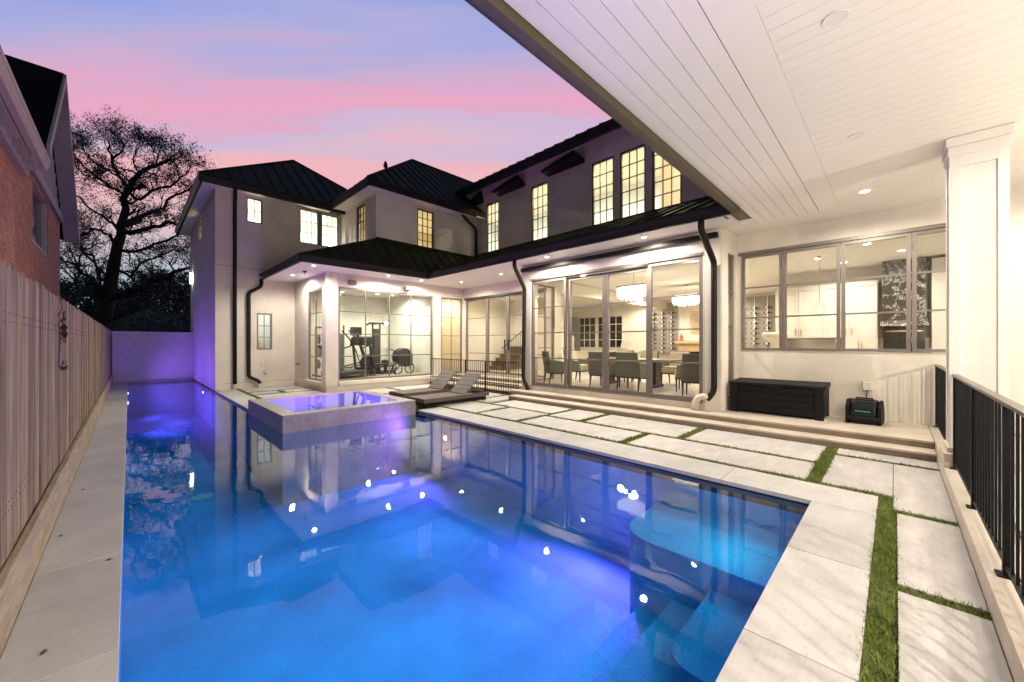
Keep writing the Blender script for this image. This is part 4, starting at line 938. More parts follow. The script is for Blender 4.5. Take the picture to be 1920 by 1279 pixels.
# ================================================================== DINING ROOM AND LIVING ROOM
FL = -1.16
def chair():
    t = thing('dining_chair', (0,0,0), 'x', 'chair', group='upholstered chairs around the dining table')
    b = MB(); b.box(-.27,.27,-.24,.28,.34,.47); b.box(-.235,.235,-.22,.27,.471,.52); b.build('seat', 'cream', t, local=True, bevel=.02)
    b = MB(); b.hexa([(-.29,-.30,.34),(.29,-.30,.34),(.29,-.245,.34),(-.29,-.245,.34),(-.28,-.40,.94),(.28,-.40,.94),(.28,-.33,.94),(-.28,-.33,.94)]); b.build('back_shell', 'greenlea', t, local=True, bevel=.012)
    b = MB(); b.hexa([(-.26,-.244,.47),(.26,-.244,.47),(.26,-.18,.47),(-.26,-.18,.47),(-.26,-.328,.92),(.26,-.328,.92),(.26,-.27,.92),(-.26,-.27,.92)]); b.build('backrest', 'cream', t, local=True, bevel=.02)
    for s_ in (-1, 1):
        b = MB(); x0, x1 = (.272,.325) if s_ > 0 else (-.325,-.272); b.hexa([(x0,-.30,.34),(x1,-.30,.34),(x1,.24,.34),(x0,.24,.34),(x0,-.34,.70),(x1,-.34,.70),(x1,.22,.64),(x0,.22,.64)]); b.build('arm', 'greenlea', t, local=True, bevel=.012)
    b = MB(); b.box(-.31,.31,-.29,.26,.305,.339); b.build('seat_rail', 'dkwood', t, local=True)
    for x in (-.28,.28):
        for y in (-.27,.23):
            b = MB(); b.tube([(x,y+(.0 if y > 0 else -.05),0),(x,y,.306)], [.016,.028], 4, sq=True); b.build('leg', 'dkwood', t, local=True)
    return t
ch = chair()
CH = [(8.92,4.62,-90,'grey green armchair on the window side of the table, second from the right'),
      (8.92,5.42,-90,'grey green armchair on the window side of the table behind the door mullion'),
      (9.75,6.85,180,'grey green armchair at the left head of the dining table'),
      (9.60,3.55,15,'grey green armchair at the right head of the dining table'),
      (10.80,4.35,90,'cream armchair on the far side of the table, right one'),
      (10.80,5.25,90,'cream armchair on the far side of the table, middle one'),
      (10.80,6.05,90,'cream armchair on the far side of the table beside the lamp'),
      (8.78,3.02,-78,'dark backed armchair standing alone at the right end of the sliding doors'),
      (8.72,6.88,-125,'dark backed armchair standing alone at the left end of the sliding doors')]
for i, (x, y, a, lb) in enumerate(CH):
    c_ = ch if i == 0 else copy_tree(ch)
    c_.location = (x, y, FL); c_.rotation_euler = (0,0,R(a)); c_['label'] = lb
T_ = thing('dining_table', (9.85,5.1,FL), 'long dark dining table on a trestle base', 'table')
b = MB(); b.box(9.35,10.35,3.95,6.30,FL+.70,FL+.745); b.build('tabletop', 'wood', T_, bevel=.008)
for y in (4.45,5.80):
    b = MB(); b.box(9.55,10.15,y-.06,y+.06,FL,FL+.08); b.box(9.70,10.0,y-.05,y+.05,FL+.081,FL+.699); b.build('trestle', 'dkwood', T_, bevel=.006)
b = MB(); b.box(9.80,9.90,4.51,5.74,FL+.20,FL+.26); b.build('stretcher', 'dkwood', T_)
# table bowl
b = MB(); b.lathe([(.06,0),(.16,.04),(.20,.10),(.19,.10),(.05,.03)], (0,0,0), 18); bo = b.build('bowl', 'plant'); bo.location = (9.9,5.35,FL+.746); tag(bo, 'green bowl of leaves in the middle of the dining table', 'bowl')
# chandeliers: crystal rods under a slim plate
def chandelier(x, y, z, lb):
    t = thing('chandelier', (x,y,CI), lb, 'chandelier', group='crystal chandeliers')
    b = MB(); b.tube([(x,y,CI),(x,y,z+.28)], .008, 6); b.box(x-.06,x+.06,y-.06,y+.06,CI-.02,CI-.001); b.build('stem', 'chrome', t)
    b = MB(); b.box(x-.20,x+.20,y-.42,y+.42,z+.25,z+.28); b.build('plate', 'chrome', t)
    b = MB()
    for i in range(7):
        for j in range(15):
            xx = x-.18+.06*i; yy_ = y-.40+.057*j; dd = .13*math.cos((i-3)/3*1.2)*math.cos((j-7)/7*1.1)
            b.box(xx-.007,xx+.007,yy_-.007,yy_+.007,z+.02-dd+random.uniform(-.06,.06),z+.249-random.uniform(0,.05))
    b.build('crystals', 'crystal', t)
    light('POINT', 'chandelier_lamp', (x,y,z-.25), 40, (1,.88,.70), t, shadow_soft_size=.12)
chandelier(9.85,5.1,1.32,'lit crystal chandelier hanging over the dining table'); chandelier(13.6,5.1,1.42,'lit crystal chandelier farther back, seen in the right hand door panel')
# sofa, side tables, lamp
def sofa(x, y, rz, lb, m='dkwood'):
    t = thing('sofa', (x,y,FL), lb, 'sofa', rz=rz)
    b = MB(); b.box(-1.0,1.0,-.42,.42,.08,.42); b.build('base', m, t, local=True, bevel=.03)
    b = MB(); b.box(-1.0,1.0,-.45,-.22,.421,.80); b.build('backrest', m, t, local=True, bevel=.05)
    for s_ in (-1,1):
        b = MB(); b.box(s_*.82, s_*1.02, -.40, .42, .421, .62); b.build('arm', m, t, local=True, bevel=.05)
    for s_ in (-.5,.5):
        b = MB(); b.box(s_*.80-.38, s_*.80+.38, -.21,.40,.425,.52); b.build('cushion', 'gymgrey', t, local=True, bevel=.04)
    return t
sofa(14.6,8.3,R(180),'dark sofa between the dining table and the back window'); sofa(16.6,9.3,R(90),'cream sofa standing under the living room window', 'cream')
t = thing('side_table', (13.3,7.2,FL), 'small dark side table carrying the lamp', 'table'); b = MB(); b.box(13.05,13.55,6.95,7.45,FL+.58,FL+.62); b.build('tabletop', 'dkwood', t)
for dx in (-.22,.22):
    for dy in (-.22,.22): b = MB(); b.box(13.3+dx-.02,13.3+dx+.02,7.2+dy-.02,7.2+dy+.02,FL,FL+.58); b.build('leg', 'dkwood', t)
t = thing('table_lamp', (13.3,7.2,FL+.62), 'lit table lamp with a pale drum shade on the side table', 'lamp')
b = MB(); b.lathe([(.08,0),(.09,.02),(.05,.06),(.12,.18),(.09,.30),(.02,.36),(.02,.42)], (0,0,0), 18); b.build('base', 'offwhite', t, local=True, smooth=True)
b = MB(); b.lathe([(.20,.38),(.15,.62)], (0,0,0), 24); b.build('lamp_shade', 'shade', t, local=True)
# fireplace, picture, ornaments
t = thing('fireplace', (17.8,5.95,FL), 'honey coloured stone fireplace between the wine racks', 'fireplace')
b = MB(); b.box(17.62,17.995,4.95,5.35,FL,FL+1.15); b.box(17.62,17.995,6.55,6.95,FL,FL+1.15); b.box(17.62,17.995,5.351,6.549,FL+.80,FL+1.15); b.build('surround', 'mantel', t, bevel=.01)
b = MB(); b.box(17.45,17.995,4.85,7.05,FL+1.151,FL+1.24); b.box(17.53,17.995,4.9,7.0,FL+1.241,FL+1.28); b.build('mantel_shelf', 'mantel', t, bevel=.01)
b = MB(); b.box(17.90,17.99,5.352,6.548,FL,FL+.799); b.build('firebox', 'dkwood', t)
t = thing('picture', (17.98,5.95,.9), 'framed print hanging over the fireplace', 'picture')
b = MB(); b.box(17.94,17.985,5.4,6.5,.45,1.45); b.build('frame', 'mantel', t); b = MB(); b.box(17.93,17.939,5.5,6.4,.55,1.35); b.build('print', 'art', t)
b = MB(); b.lathe([(.09,0),(.10,.05),(.04,.12),(.09,.16),(.02,.30),(.0,.36)], (0,0,0), 12); o = b.build('ornament', 'red'); o.location = (17.72,6.85,FL+1.282); tag(o, 'orange ornament standing at the left end of the mantel', 'ornament')
# wine racks with bottles
bm_ = MB(); bm_.lathe([(.036,-.10),(.036,.05),(.014,.10),(.014,.18)], (0,0,0), 8)
proto_m = None; k_ = 0
for ri, (y0, nc, lb, gl) in enumerate(((7.12,3,'steel wine rack wall left of the fireplace','dark wine bottle with pale label lying in the rack left of the fireplace'),(3.35,3,'steel wine rack wall right of the fireplace','dark wine bottle with pale label lying in the rack right of the fireplace'))):
    t = thing('wine_rack', (17.95,y0+.7,FL), lb, 'wine rack')
    b = MB(); b.box(17.93,17.99,y0-.02,y0+1.32,FL+.62,1.90); b.build('back_panel', 'siding', t)
    b = MB()
    for c_ in range(nc): b.box(17.90,17.929,y0+.21+.44*c_,y0+.24+.44*c_,FL+.65,1.88)
    b.build('rail', 'chrome', t)
    b = MB(); b.box(17.75,17.99,y0-.02,y0+1.32,FL,FL+.60); b.build('base', 'siding', t)
    for c_ in range(nc):
        for r_ in range(10):
            if random.random() < .05: continue
            if proto_m is None:
                o = bm_.build('wine_bottle', 'bottle'); proto_m = o; lbm = MB(); lbm.tube([(0,0,-.06),(0,0,.02)], .0385, 8, cap=False); lb0 = lbm.build('label', 'label', o, local=True)
            else: o = copy_tree(proto_m)
            o.location = (17.84, y0+.22+.44*c_, -.42+.205*r_); o.rotation_euler = (R(90),0,0)
            cn = ('left','middle','right')[2-c_]; rn = ('bottom','second','third','fourth','fifth','sixth','seventh','eighth','ninth','topmost')[r_]
            tag(o, 'dark wine bottle, %s row %s, %s column of the rack %s of the fireplace' % (rn, 'from below' if 0 < r_ < 9 else 'of all', cn, ('left','right')[ri]), 'bottle', gl.replace('dark wine bottle with pale label lying in', 'wine bottles in'))
# vase of flowers by the kitchen window
t = thing('vase', (11.6,2.15,FL), 'white plaster vase figure seen through the left kitchen window', 'vase')
b = MB(); b.lathe([(.10,0),(.12,.9),(.10,1.15),(.22,1.28),(.30,1.36),(.26,1.44),(.05,1.38)], (0,0,0), 20); b.build('body', 'offwhite', t, local=True, smooth=True)
# kitchen bits
b = MB(); b.tube([(13.35,1.10,-.26),(13.35,1.10,.02),(13.32,1.10,.10),(13.22,1.10,.10),(13.18,1.10,.02)], .016, 8); tag(b.build('faucet', 'brass'), 'curved brass kitchen tap on the dark counter', 'tap')
t = thing('pendant_lamp', (11.4,1.25,CI), 'small glass pendant lamp hanging in the kitchen', 'lamp')
b = MB(); b.tube([(11.4,1.25,CI),(11.4,1.25,.95)], .006, 6); b.box(11.28,11.52,1.22,1.28,CI-.02,CI-.001); b.build('stem', 'brass', t)
b = MB(); b.lathe([(.03,.30),(.11,.22),(.12,.08),(.05,.0),(.0,-.01)], (11.4,1.25,.66), 14); b.build('lamp_shade', 'glass', t, smooth=True); b = MB(); b.lathe([(.01,.16),(.035,.12),(.03,.06),(.001,.05)], (11.4,1.25,.66), 12); b.build('bulb', 'crystal', t, smooth=True)
t = thing('wall_oven', (13.2,-.16,0), 'built in steel oven below the black marble hood', 'oven')
b = MB(); b.box(13.05,13.88,-.50,.20,-.25,.41); b.build('body', 'plasticg', t); b = MB(); b.box(13.0,13.049,-.46,.16,.28,.31); b.build('handle', 'chrome', t)
# hall behind the entry doors: stair, arch, console and sculpture
t = thing('staircase', (13.3,10.2,FL), 'staircase with iron balusters behind the entry doors', 'staircase')
b = MB()
for k_ in range(9): b.box(11.3+.27*k_, 11.3+.27*(k_+1), 11.9, 12.9, FL+.17*k_, FL+.17*(k_+1))
b.build('treads', 'wood', t)
b = MB(); b.tube([(11.25,11.85,FL+.95),(13.75,11.85,FL+2.5)], .022, 8); b.build('handrail', 'dkwood', t)
b = MB()
for k_ in range(18): x = 11.3+.135*k_; b.box(x-.006,x+.006,11.844,11.856,FL+.17*(k_//2),FL+.95+.62*(x-11.25))
b.build('balusters', 'black', t)
b = MB()
for k_ in range(15):
    a0, a1 = R(60+16*k_), R(60+16*(k_+1)); w0, w1 = .05*math.sin(math.pi*k_/15)+.004, .05*math.sin(math.pi*(k_+1)/15)+.004
    c0, c1 = (math.cos(a0),math.sin(a0)), (math.cos(a1),math.sin(a1)); r_ = .42
    P = lambda c_, q, z: (11.595-z, 9.28+0*q+c_[0]*q, .35+c_[1]*q)
    b.hexa([(12.1+c0[0]*(r_-w0),9.195,.2+c0[1]*(r_-w0)),(12.1+c0[0]*(r_+w0),9.195,.2+c0[1]*(r_+w0)),(12.1+c1[0]*(r_+w1),9.195,.2+c1[1]*(r_+w1)),(12.1+c1[0]*(r_-w1),9.195,.2+c1[1]*(r_-w1)),
            (12.1+c0[0]*(r_-w0),9.17,.2+c0[1]*(r_-w0)),(12.1+c0[0]*(r_+w0),9.17,.2+c0[1]*(r_+w0)),(12.1+c1[0]*(r_+w1),9.17,.2+c1[1]*(r_+w1)),(12.1+c1[0]*(r_-w1),9.17,.2+c1[1]*(r_-w1))])
tag(b.build('crescent_sculpture', 'mantel'), 'pale crescent shaped wall sculpture behind the entry doors', 'sculpture')
t = thing('console_cabinet', (14.6,9.8,FL), 'cream console cabinet with dark panel behind the entry doors', 'cabinet')
b = MB(); b.box(13.2,14.8,9.91,10.3,FL,FL+.8); b.build('body', 'cream', t); b = MB(); b.box(13.2,14.8,10.31,10.34,FL+.81,1.2); b.build('back_panel', 'gymgrey', t)
b = MB(); b.tube([(0,0,0),(.02,0,.25),(-.05,0,.45),(.03,0,.62),(0,0,.72)], [.10,.05,.10,.06,.02], 8); o = b.build('figurine', 'offwhite', smooth=True); o.location = (13.9,10.1,FL+.80); tag(o, 'white abstract figurine on the console cabinet', 'figurine')
t = thing('totem_sculpture', (9.0,14.5,FL), 'tall wooden totem sculpture behind the narrow hall window', 'sculpture')
b = MB(); b.box(8.88,9.12,14.4,14.62,FL,FL+.35); b.build('base', 'wood', t)
b = MB()
for k_ in range(7): w_ = .10 if k_ % 2 else .065; b.box(9-w_,9+w_,14.5-w_*.5,14.5+w_*.5,FL+.351+.27*k_,FL+.351+.27*(k_+1)-.02)
b.build('body', 'wood', t)
t = thing('flower_vase', (3.25,16.4,-.55), 'yellow flowers in a vase behind the small lower window', 'flowers')
b = MB(); b.lathe([(.06,0),(.09,.12),(.05,.28),(.06,.30)], (0,0,0), 14); b.build('vase', 'chrome', t, local=True)
b = MB()
for _ in range(60):
    c_ = Vector((random.gauss(0,.10), random.gauss(0,.10), .45+random.gauss(0,.10))); b.box(c_.x-.02,c_.x+.02,c_.y-.02,c_.y+.02,c_.z-.02,c_.z+.02)
b.build('blossoms', 'yellow', t, local=True)
b = MB(); b.box(2.3,4.2,16.1,16.8,FL+.55,-.552); b.box(2.35,4.15,16.15,16.75,FL,FL+.549); tag(b.build('cabinet', 'dkwood'), 'dark cabinet behind the small lower window', 'cabinet')
b = MB(); b.box(7.1,8.6,15.12,15.25,3.9,3.93); b.box(7.1,8.6,15.12,15.25,4.3,4.33); b.box(7.1,8.6,15.12,15.25,4.7,4.73); tag(b.build('shelf', 'wood'), 'wooden shelves seen through the upper window of the middle block', 'shelf')

# ================================================================== GYM
def machine_frame(b, pts, r=.035): b.tube(pts, r, 4, sq=True)
GF = FL
t = thing('cable_machine', (6.6,14.7,GF), 'tall black cable machine with two towers in the gym', 'exercise machine')
b = MB()
for x in (6.95,7.25): machine_frame(b, [(x,14.9,GF),(x,14.9,GF+1.95)], .04)
b.box(6.98,7.22,14.80,15.0,GF+.05,GF+1.75); b.build('weight_tower', 'gymblk', t, bevel=.01)
b = MB()
for x in (5.55,5.80): machine_frame(b, [(x,14.9,GF),(x,14.9,GF+1.85)], .035)
b.box(5.58,5.77,14.82,14.98,GF+.05,GF+1.5); b.build('weight_tower', 'gymgrey', t, bevel=.01)
b = MB(); machine_frame(b, [(6.7,14.9,GF+1.9),(6.85,14.9,GF+1.98),(7.4,14.9,GF+1.98),(7.55,14.9,GF+1.9)], .045); machine_frame(b, [(6.9,14.9,GF+1.93),(6.9,14.2,GF+1.93)], .03); b.build('top_arm', 'gymblk', t)
b = MB(); b.box(6.5,7.7,14.5,15.1,GF,GF+.05); b.build('foot_plate', 'gymblk', t)
def treadmill(x, y, rz, lb):
    t = thing('treadmill', (x,y,GF), lb, 'exercise machine', rz=rz)
    b = MB(); b.box(-.40,.40,-.85,.85,.10,.20); b.box(-.42,-.32,-.85,.85,.201,.235); b.box(.32,.42,-.85,.85,.201,.235); b.build('deck', 'gymblk', t, local=True, bevel=.02)
    b = MB(); b.box(-.31,.31,-.84,.84,.201,.212); b.build('belt', 'gymgrey', t, local=True)
    b = MB()
    for s_ in (-1,1): machine_frame(b, [(s_*.38,.80,.1),(s_*.36,.62,1.15)], .045); machine_frame(b, [(s_*.36,.62,1.10),(s_*.36,.20,1.0)], .03)
    b.build('upright', 'gymblk', t, local=True)
    b = MB(); b.hexa([(-.42,.50,1.08),(.42,.50,1.08),(.42,.72,1.15),(-.42,.72,1.15),(-.40,.55,1.36),(.40,.55,1.36),(.40,.66,1.42),(-.40,.66,1.42)]); b.build('console', 'gymblk', t, local=True, bevel=.02)
    b = MB(); b.box(-.40,.40,.74,1.0,.06,.30); b.build('motor_cover', 'gymblk', t, local=True, bevel=.04)
treadmill(5.35,13.25,R(-62),'black treadmill nearest to the gym window')
t = thing('weight_rack', (4.85,14.3,GF), 'black weight rack with plates at the left side of the gym', 'exercise machine')
b = MB()
for x in (4.62,5.12): machine_frame(b, [(x,14.3,GF),(x,14.3,GF+1.75)], .045); machine_frame(b, [(x,13.9,GF+.03),(x,14.7,GF+.03)], .045)
machine_frame(b, [(4.62,14.3,GF+1.72),(5.12,14.3,GF+1.72)], .045); b.box(4.66,5.08,14.25,14.35,GF+.7,GF+1.1); b.build('frame', 'gymblk', t)
for z_ in (.45,.85,1.30): b = MB(); b.tube([(4.6,14.12,GF+z_),(5.15,14.12,GF+z_)], .012, 8); b.tube([(4.60,14.12,GF+z_),(4.66,14.12,GF+z_)], .16, 18); b.tube([(5.08,14.12,GF+z_),(5.14,14.12,GF+z_)], .16, 18); b.build('barbell', 'gymblk', t)
t = thing('elliptical_trainer', (5.9,13.9,GF), 'black elliptical trainer with long handles beside the treadmill', 'exercise machine')
b = MB(); machine_frame(b, [(5.2,13.8,GF+.06),(6.7,13.9,GF+.06)], .06); machine_frame(b, [(5.2,13.5,GF+.04),(5.2,14.1,GF+.04)], .045); machine_frame(b, [(6.7,13.6,GF+.04),(6.7,14.2,GF+.04)], .045); b.build('base', 'gymblk', t)
b = MB(); b.tube([(6.35,13.75,GF+.42),(6.35,13.95,GF+.42)], .34, 26); b.build('flywheel', 'gymblk', t)
b = MB(); machine_frame(b, [(6.25,13.85,GF+.3),(5.85,13.85,GF+1.55)], .06); b.box(5.68,5.98,13.70,14.0,GF+1.45,GF+1.75); b.build('mast', 'gymblk', t)
for yy_ in (13.55,14.15):
    b = MB(); b.tube([(5.4,yy_,GF+.30),(6.1,yy_,GF+.45),(5.95,yy_,GF+.9),(5.70,yy_,GF+1.35),(5.45,yy_,GF+1.62)], .028, 8); b.build('arm', 'gymblk', t)
    b = MB(); b.box(5.1,5.55,yy_-.09,yy_+.09,GF+.28,GF+.34); b.build('pedal', 'gymgrey', t)
t = thing('exercise_bike', (6.6,13.3,GF), 'small black rowing bench with screen in the middle of the gym', 'exercise machine')
b = MB(); machine_frame(b, [(6.15,13.25,GF+.28),(7.05,13.35,GF+.34)], .04); b.box(6.25,6.75,13.1,13.5,GF+.36,GF+.43); b.build('bench', 'gymblk', t)
for x in (6.2,7.0): b = MB(); machine_frame(b, [(x,13.1,GF+.02),(x,13.3,GF+.30),(x,13.5,GF+.02)], .03); b.build('leg', 'gymblk', t)
t = thing('dumbbell_stand', (7.0,14.2,GF), 'short black pedestal with a chrome knob on the gym floor', 'stand')
b = MB(); b.lathe([(.16,0),(.16,.04),(.05,.08),(.05,.35),(.14,.38),(.14,.50),(.0,.55)], (7.0,13.95,GF), 16); b.build('body', 'gymblk', t)
t = thing('stroller', (7.75,13.5,GF), 'black jogging stroller with a domed hood parked in the gym', 'stroller')
b = MB(); pr = []
for k_ in range(9): th = R(10+k_*20); pr.append((7.50+.34*math.cos(th), GF+.62+.36*math.sin(th)))
pr += [(7.20,GF+.45),(7.53,GF+.25),(7.83,GF+.30)]
b.prism(pr, 13.3, 13.75, 'y'); b.build('hood', 'gymblk', t, bevel=.03)
b = MB(); machine_frame(b, [(7.83,13.5,GF+.25),(7.08,13.5,GF+.92),(6.96,13.5,GF+.93)], .02); machine_frame(b, [(7.23,13.5,GF+.18),(7.83,13.5,GF+.60)], .02); b.build('frame', 'gymblk', t)
for (x, y, r_) in ((7.16,13.28,.20),(7.16,13.75,.20),(7.80,13.5,.20)):
    b = MB(); pts = [(x+r_*math.cos(R(a)), y, GF+r_+r_*math.sin(R(a))) for a in range(0,361,20)]; b.tube(pts, .022, 6, cap=False); 
    for a in range(0,360,60): b.tube([(x,y,GF+r_),(x+r_*math.cos(R(a)),y,GF+r_+r_*math.sin(R(a)))], .006, 4)
    b.build('wheel', 'gymblk', t)

# ================================================================== NEIGHBOUR HOUSE
Nn = thing('neighbour_house', (-4,10,G0), 'red brick neighbouring house with dark gabled roof behind the fence', 'house')
nx = -1.5
wall('wall', 'x', nx, -.25, -1.5, 18.1, G0-.2, 3.72, [(13.4,15.7,2.25,3.6)], 'brick', Nn)
b = MB(); b.box(-9, nx-.01, 17.85, 18.1, G0-.2, 3.70); b.build('wall', 'brick', Nn)
b = MB(); b.face([(nx+.005,12.4,3.9),(nx+.005,17.9,3.9),(nx+.005,15.1,6.55)]); b.face([(nx-.2,12.4,3.9),(nx-.2,17.9,3.9),(nx-.2,15.1,6.55)][::-1]); b.box(nx-.2,nx+.004,12.3,18.1,3.7,3.9)
yv = 12.7
while yv < 17.8: b.box(nx+.0055, nx+.02, yv, yv+.03, 3.9, 3.9+max(.05,(min(yv-12.4,17.9-yv))*.94)); yv += .3
b.build('gable_siding', 'siding', Nn)
b = MB(); b.box(nx+.021, nx+.07, 12.2, 18.1, 3.70, 3.92); b.build('trim_board', 'cornice', Nn)
b = MB(); b.box(nx-.14,nx-.10,13.42,15.68,2.27,3.58); w_ = b.build('window', 'nightglass', Nn)
b = MB(); b.box(nx-.10,nx-.02,13.402,13.50,2.252,3.598); b.box(nx-.10,nx-.02,15.60,15.698,2.252,3.598); b.box(nx-.10,nx-.02,13.501,15.599,2.252,2.33); b.build('frame', 'siding', w_)
# cross gable roof with rakes
r = MB(); gxr = -1.16
def slab4(b, P, th=.10):
    P = [Vector(q) for q in P]; b.hexa([q-Vector((0,0,th)) for q in P]+P)
slab4(r, [(gxr-.03,11.9,3.78),(gxr-.03,15.1,6.94),(-9,15.1,6.94),(-9,11.9,3.78)]); slab4(r, [(gxr-.03,15.1,6.94),(gxr-.03,19.0,3.44),(-9,19.0,3.44),(-9,15.1,6.94)])
slab4(r, [(gxr+.02,-1.6,3.70),(gxr+.02,12.2,3.70),(-5.0,12.2,6.4),(-5.0,-1.6,6.4)], .06)
r.build('roof', 'shingle', Nn)
b = MB()
def rake(b, a, c_, d=.26, x0=gxr-.028, x1=gxr+.02):
    (ya, za), (yc, zc) = a, c_
    b.hexa([(x0,ya,za-d),(x1,ya,za-d),(x1,yc,zc-d),(x0,yc,zc-d),(x0,ya,za-.005),(x1,ya,za-.005),(x1,yc,zc-.005),(x0,yc,zc-.005)])
rake(b, (15.1,6.93), (19.0,3.43)); rake(b, (12.2,4.07), (15.1,6.93)); b.build('rake_board', 'cornice', Nn)
b = MB(); slab4(b, [(nx+.02,12.1,3.75),(nx+.02,15.1,6.72),(gxr-.03,15.1,6.72),(gxr-.03,12.1,3.75)], .03); slab4(b, [(nx+.02,15.1,6.72),(nx+.02,18.9,3.30),(gxr-.03,18.9,3.30),(gxr-.03,15.1,6.72)], .03); b.build('soffit', 'cornice', Nn)
b = MB(); b.box(nx, gxr-.13, -1.5, 12.1, 3.46, 3.50); b.box(nx+.001, nx+.10, -1.5, 12.1, 3.28, 3.459); b.build('soffit', 'cornice', Nn)
b = MB(); b.prism([(gxr-.12,3.50),(gxr-.03,3.50),(gxr+.0,3.58),(gxr+.03,3.68),(gxr+.03,3.71),(gxr+.01,3.71),(gxr-.12,3.60)], -1.5, 12.2, 'y'); b.build('gutter', 'gutter_paint', Nn)
yv = -1.2
while yv < 12.0: b = MB(); b.box(nx+.102, gxr-.14, yv, yv+.07, 3.36, 3.462); b.build('cornice_block', 'cornice', Nn); yv += .42
# far houses behind the garden wall
for (x0,x1,y0,y1,ze,zr,lb) in ((-2.5,6.5,40,48,.6,2.6,'dark low house roof showing over the garden wall'),(-9,-1.2,52,60,1.2,3.2,'distant dark house roof behind the oak, farther one')):
    t = thing('far_house', ((x0+x1)/2,(y0+y1)/2,G0), lb, 'house'); b = MB(); b.box(x0+.4,x1-.4,y0+.4,y1-.4,G0-.2,ze); b.build('wall', 'siding', t)
    b = MB(); mx_, my_ = (x0+x1)/2, (y0+y1)/2; q = [(x0,y0,ze),(x1,y0,ze),(x1,y1,ze),(x0,y1,ze)]; a_, c_ = (x0+3,my_,zr), (x1-3,my_,zr)
    b.face([q[0],q[1],c_,a_]); b.face([q[1],q[2],c_]); b.face([q[2],q[3],a_,c_]); b.face([q[3],q[0],a_]); b.face(q[::-1]); b.build('roof', 'roof', t)
# street lamp
t = thing('street_lamp', (-1.85,51,G0), 'lit street lamp on a thin pole behind the trees', 'street lamp')
b = MB(); b.tube([(0,0,0),(0,0,8.3),(.3,-.3,8.9),(.9,-.9,9.1)], [.11,.07,.05,.04], 8); b.build('pole', 'bronze', t, local=True)
b = MB(); b.box(.7,1.25,-1.2,-.75,9.0,9.15); b.build('head', 'strlamp', t, local=True, bevel=.02)

# ================================================================== TREES
def grow(b, lf, p, d, L, r, depth, seed_, droop=0.0, leafp=.5, lsize=.11, minr=.012):
    rng = seed_
    n = 4 if depth > 2 else 3; pts = [Vector(p)]; rr = [r]; dd = Vector(d).normalized()
    for k in range(n):
        dd = (dd+Vector((rng.gauss(0,.20),rng.gauss(0,.20),rng.gauss(.02,.16)-droop))).normalized(); pts.append(pts[-1]+dd*(L/n)); rr.append(max(minr*.5, r*(1-.42*(k+1)/n)))
    b.tube(pts, rr, 6 if depth > 3 else (4 if depth > 1 else 3), cap=False)
    if depth <= 2:
        for q in pts[1:]:
            if rng.random() < leafp:
                for _ in range(rng.randint(3, 8)):
                    c_ = q+Vector((rng.gauss(0,.22),rng.gauss(0,.22),rng.gauss(0,.16))); u = Vector((rng.uniform(-1,1),rng.uniform(-1,1),rng.uniform(-1,1)))*lsize; v = Vector((rng.uniform(-1,1),rng.uniform(-1,1),rng.uniform(-1,1)))*lsize*.6
                    lf.face([c_-u, c_+v, c_+u, c_-v])
    if depth <= 0: return
    kids = 3 if depth > 1 else 2
    for k in range(kids):
        at = 1.0 if k == 0 else rng.uniform(.35,.9); i = min(n-1, int(at*n)); q = pts[i].lerp(pts[i+1] if i < n else pts[i], at*n-i) if at < 1 else pts[-1]
        ang = rng.uniform(.25,.55) if k == 0 else rng.uniform(.55,1.05); ax = dd.cross(Vector((rng.gauss(0,1),rng.gauss(0,1),rng.gauss(0,1)))).normalized()
        nd = (Matrix.Rotation(ang, 3, ax) @ dd); nd.z += .06
        grow(b, lf, q, nd, L*rng.uniform(.66,.86), max(minr, r*(.62 if k == 0 else .5)), depth-1, rng, droop, leafp, lsize, minr)
def tree(name, base, limbs, lb, seed_, leafp, depth=5, lsize=.11, trunk=None, group=None, leafm='leaf'):
    rng = random.Random(seed_)
    t = thing(name, base, lb, 'tree', group=group)
    b = MB(); lf = MB(); 
    if trunk:
        b.tube(trunk[0], trunk[1], 10, cap=False)
    for (p, d, L, r, dp) in limbs: grow(b, lf, p, d, L, r, dp, rng, leafp=leafp, lsize=lsize)
    b.build('trunk', 'bark', t, smooth=True); lf.build('crown', leafm, t)
    return t
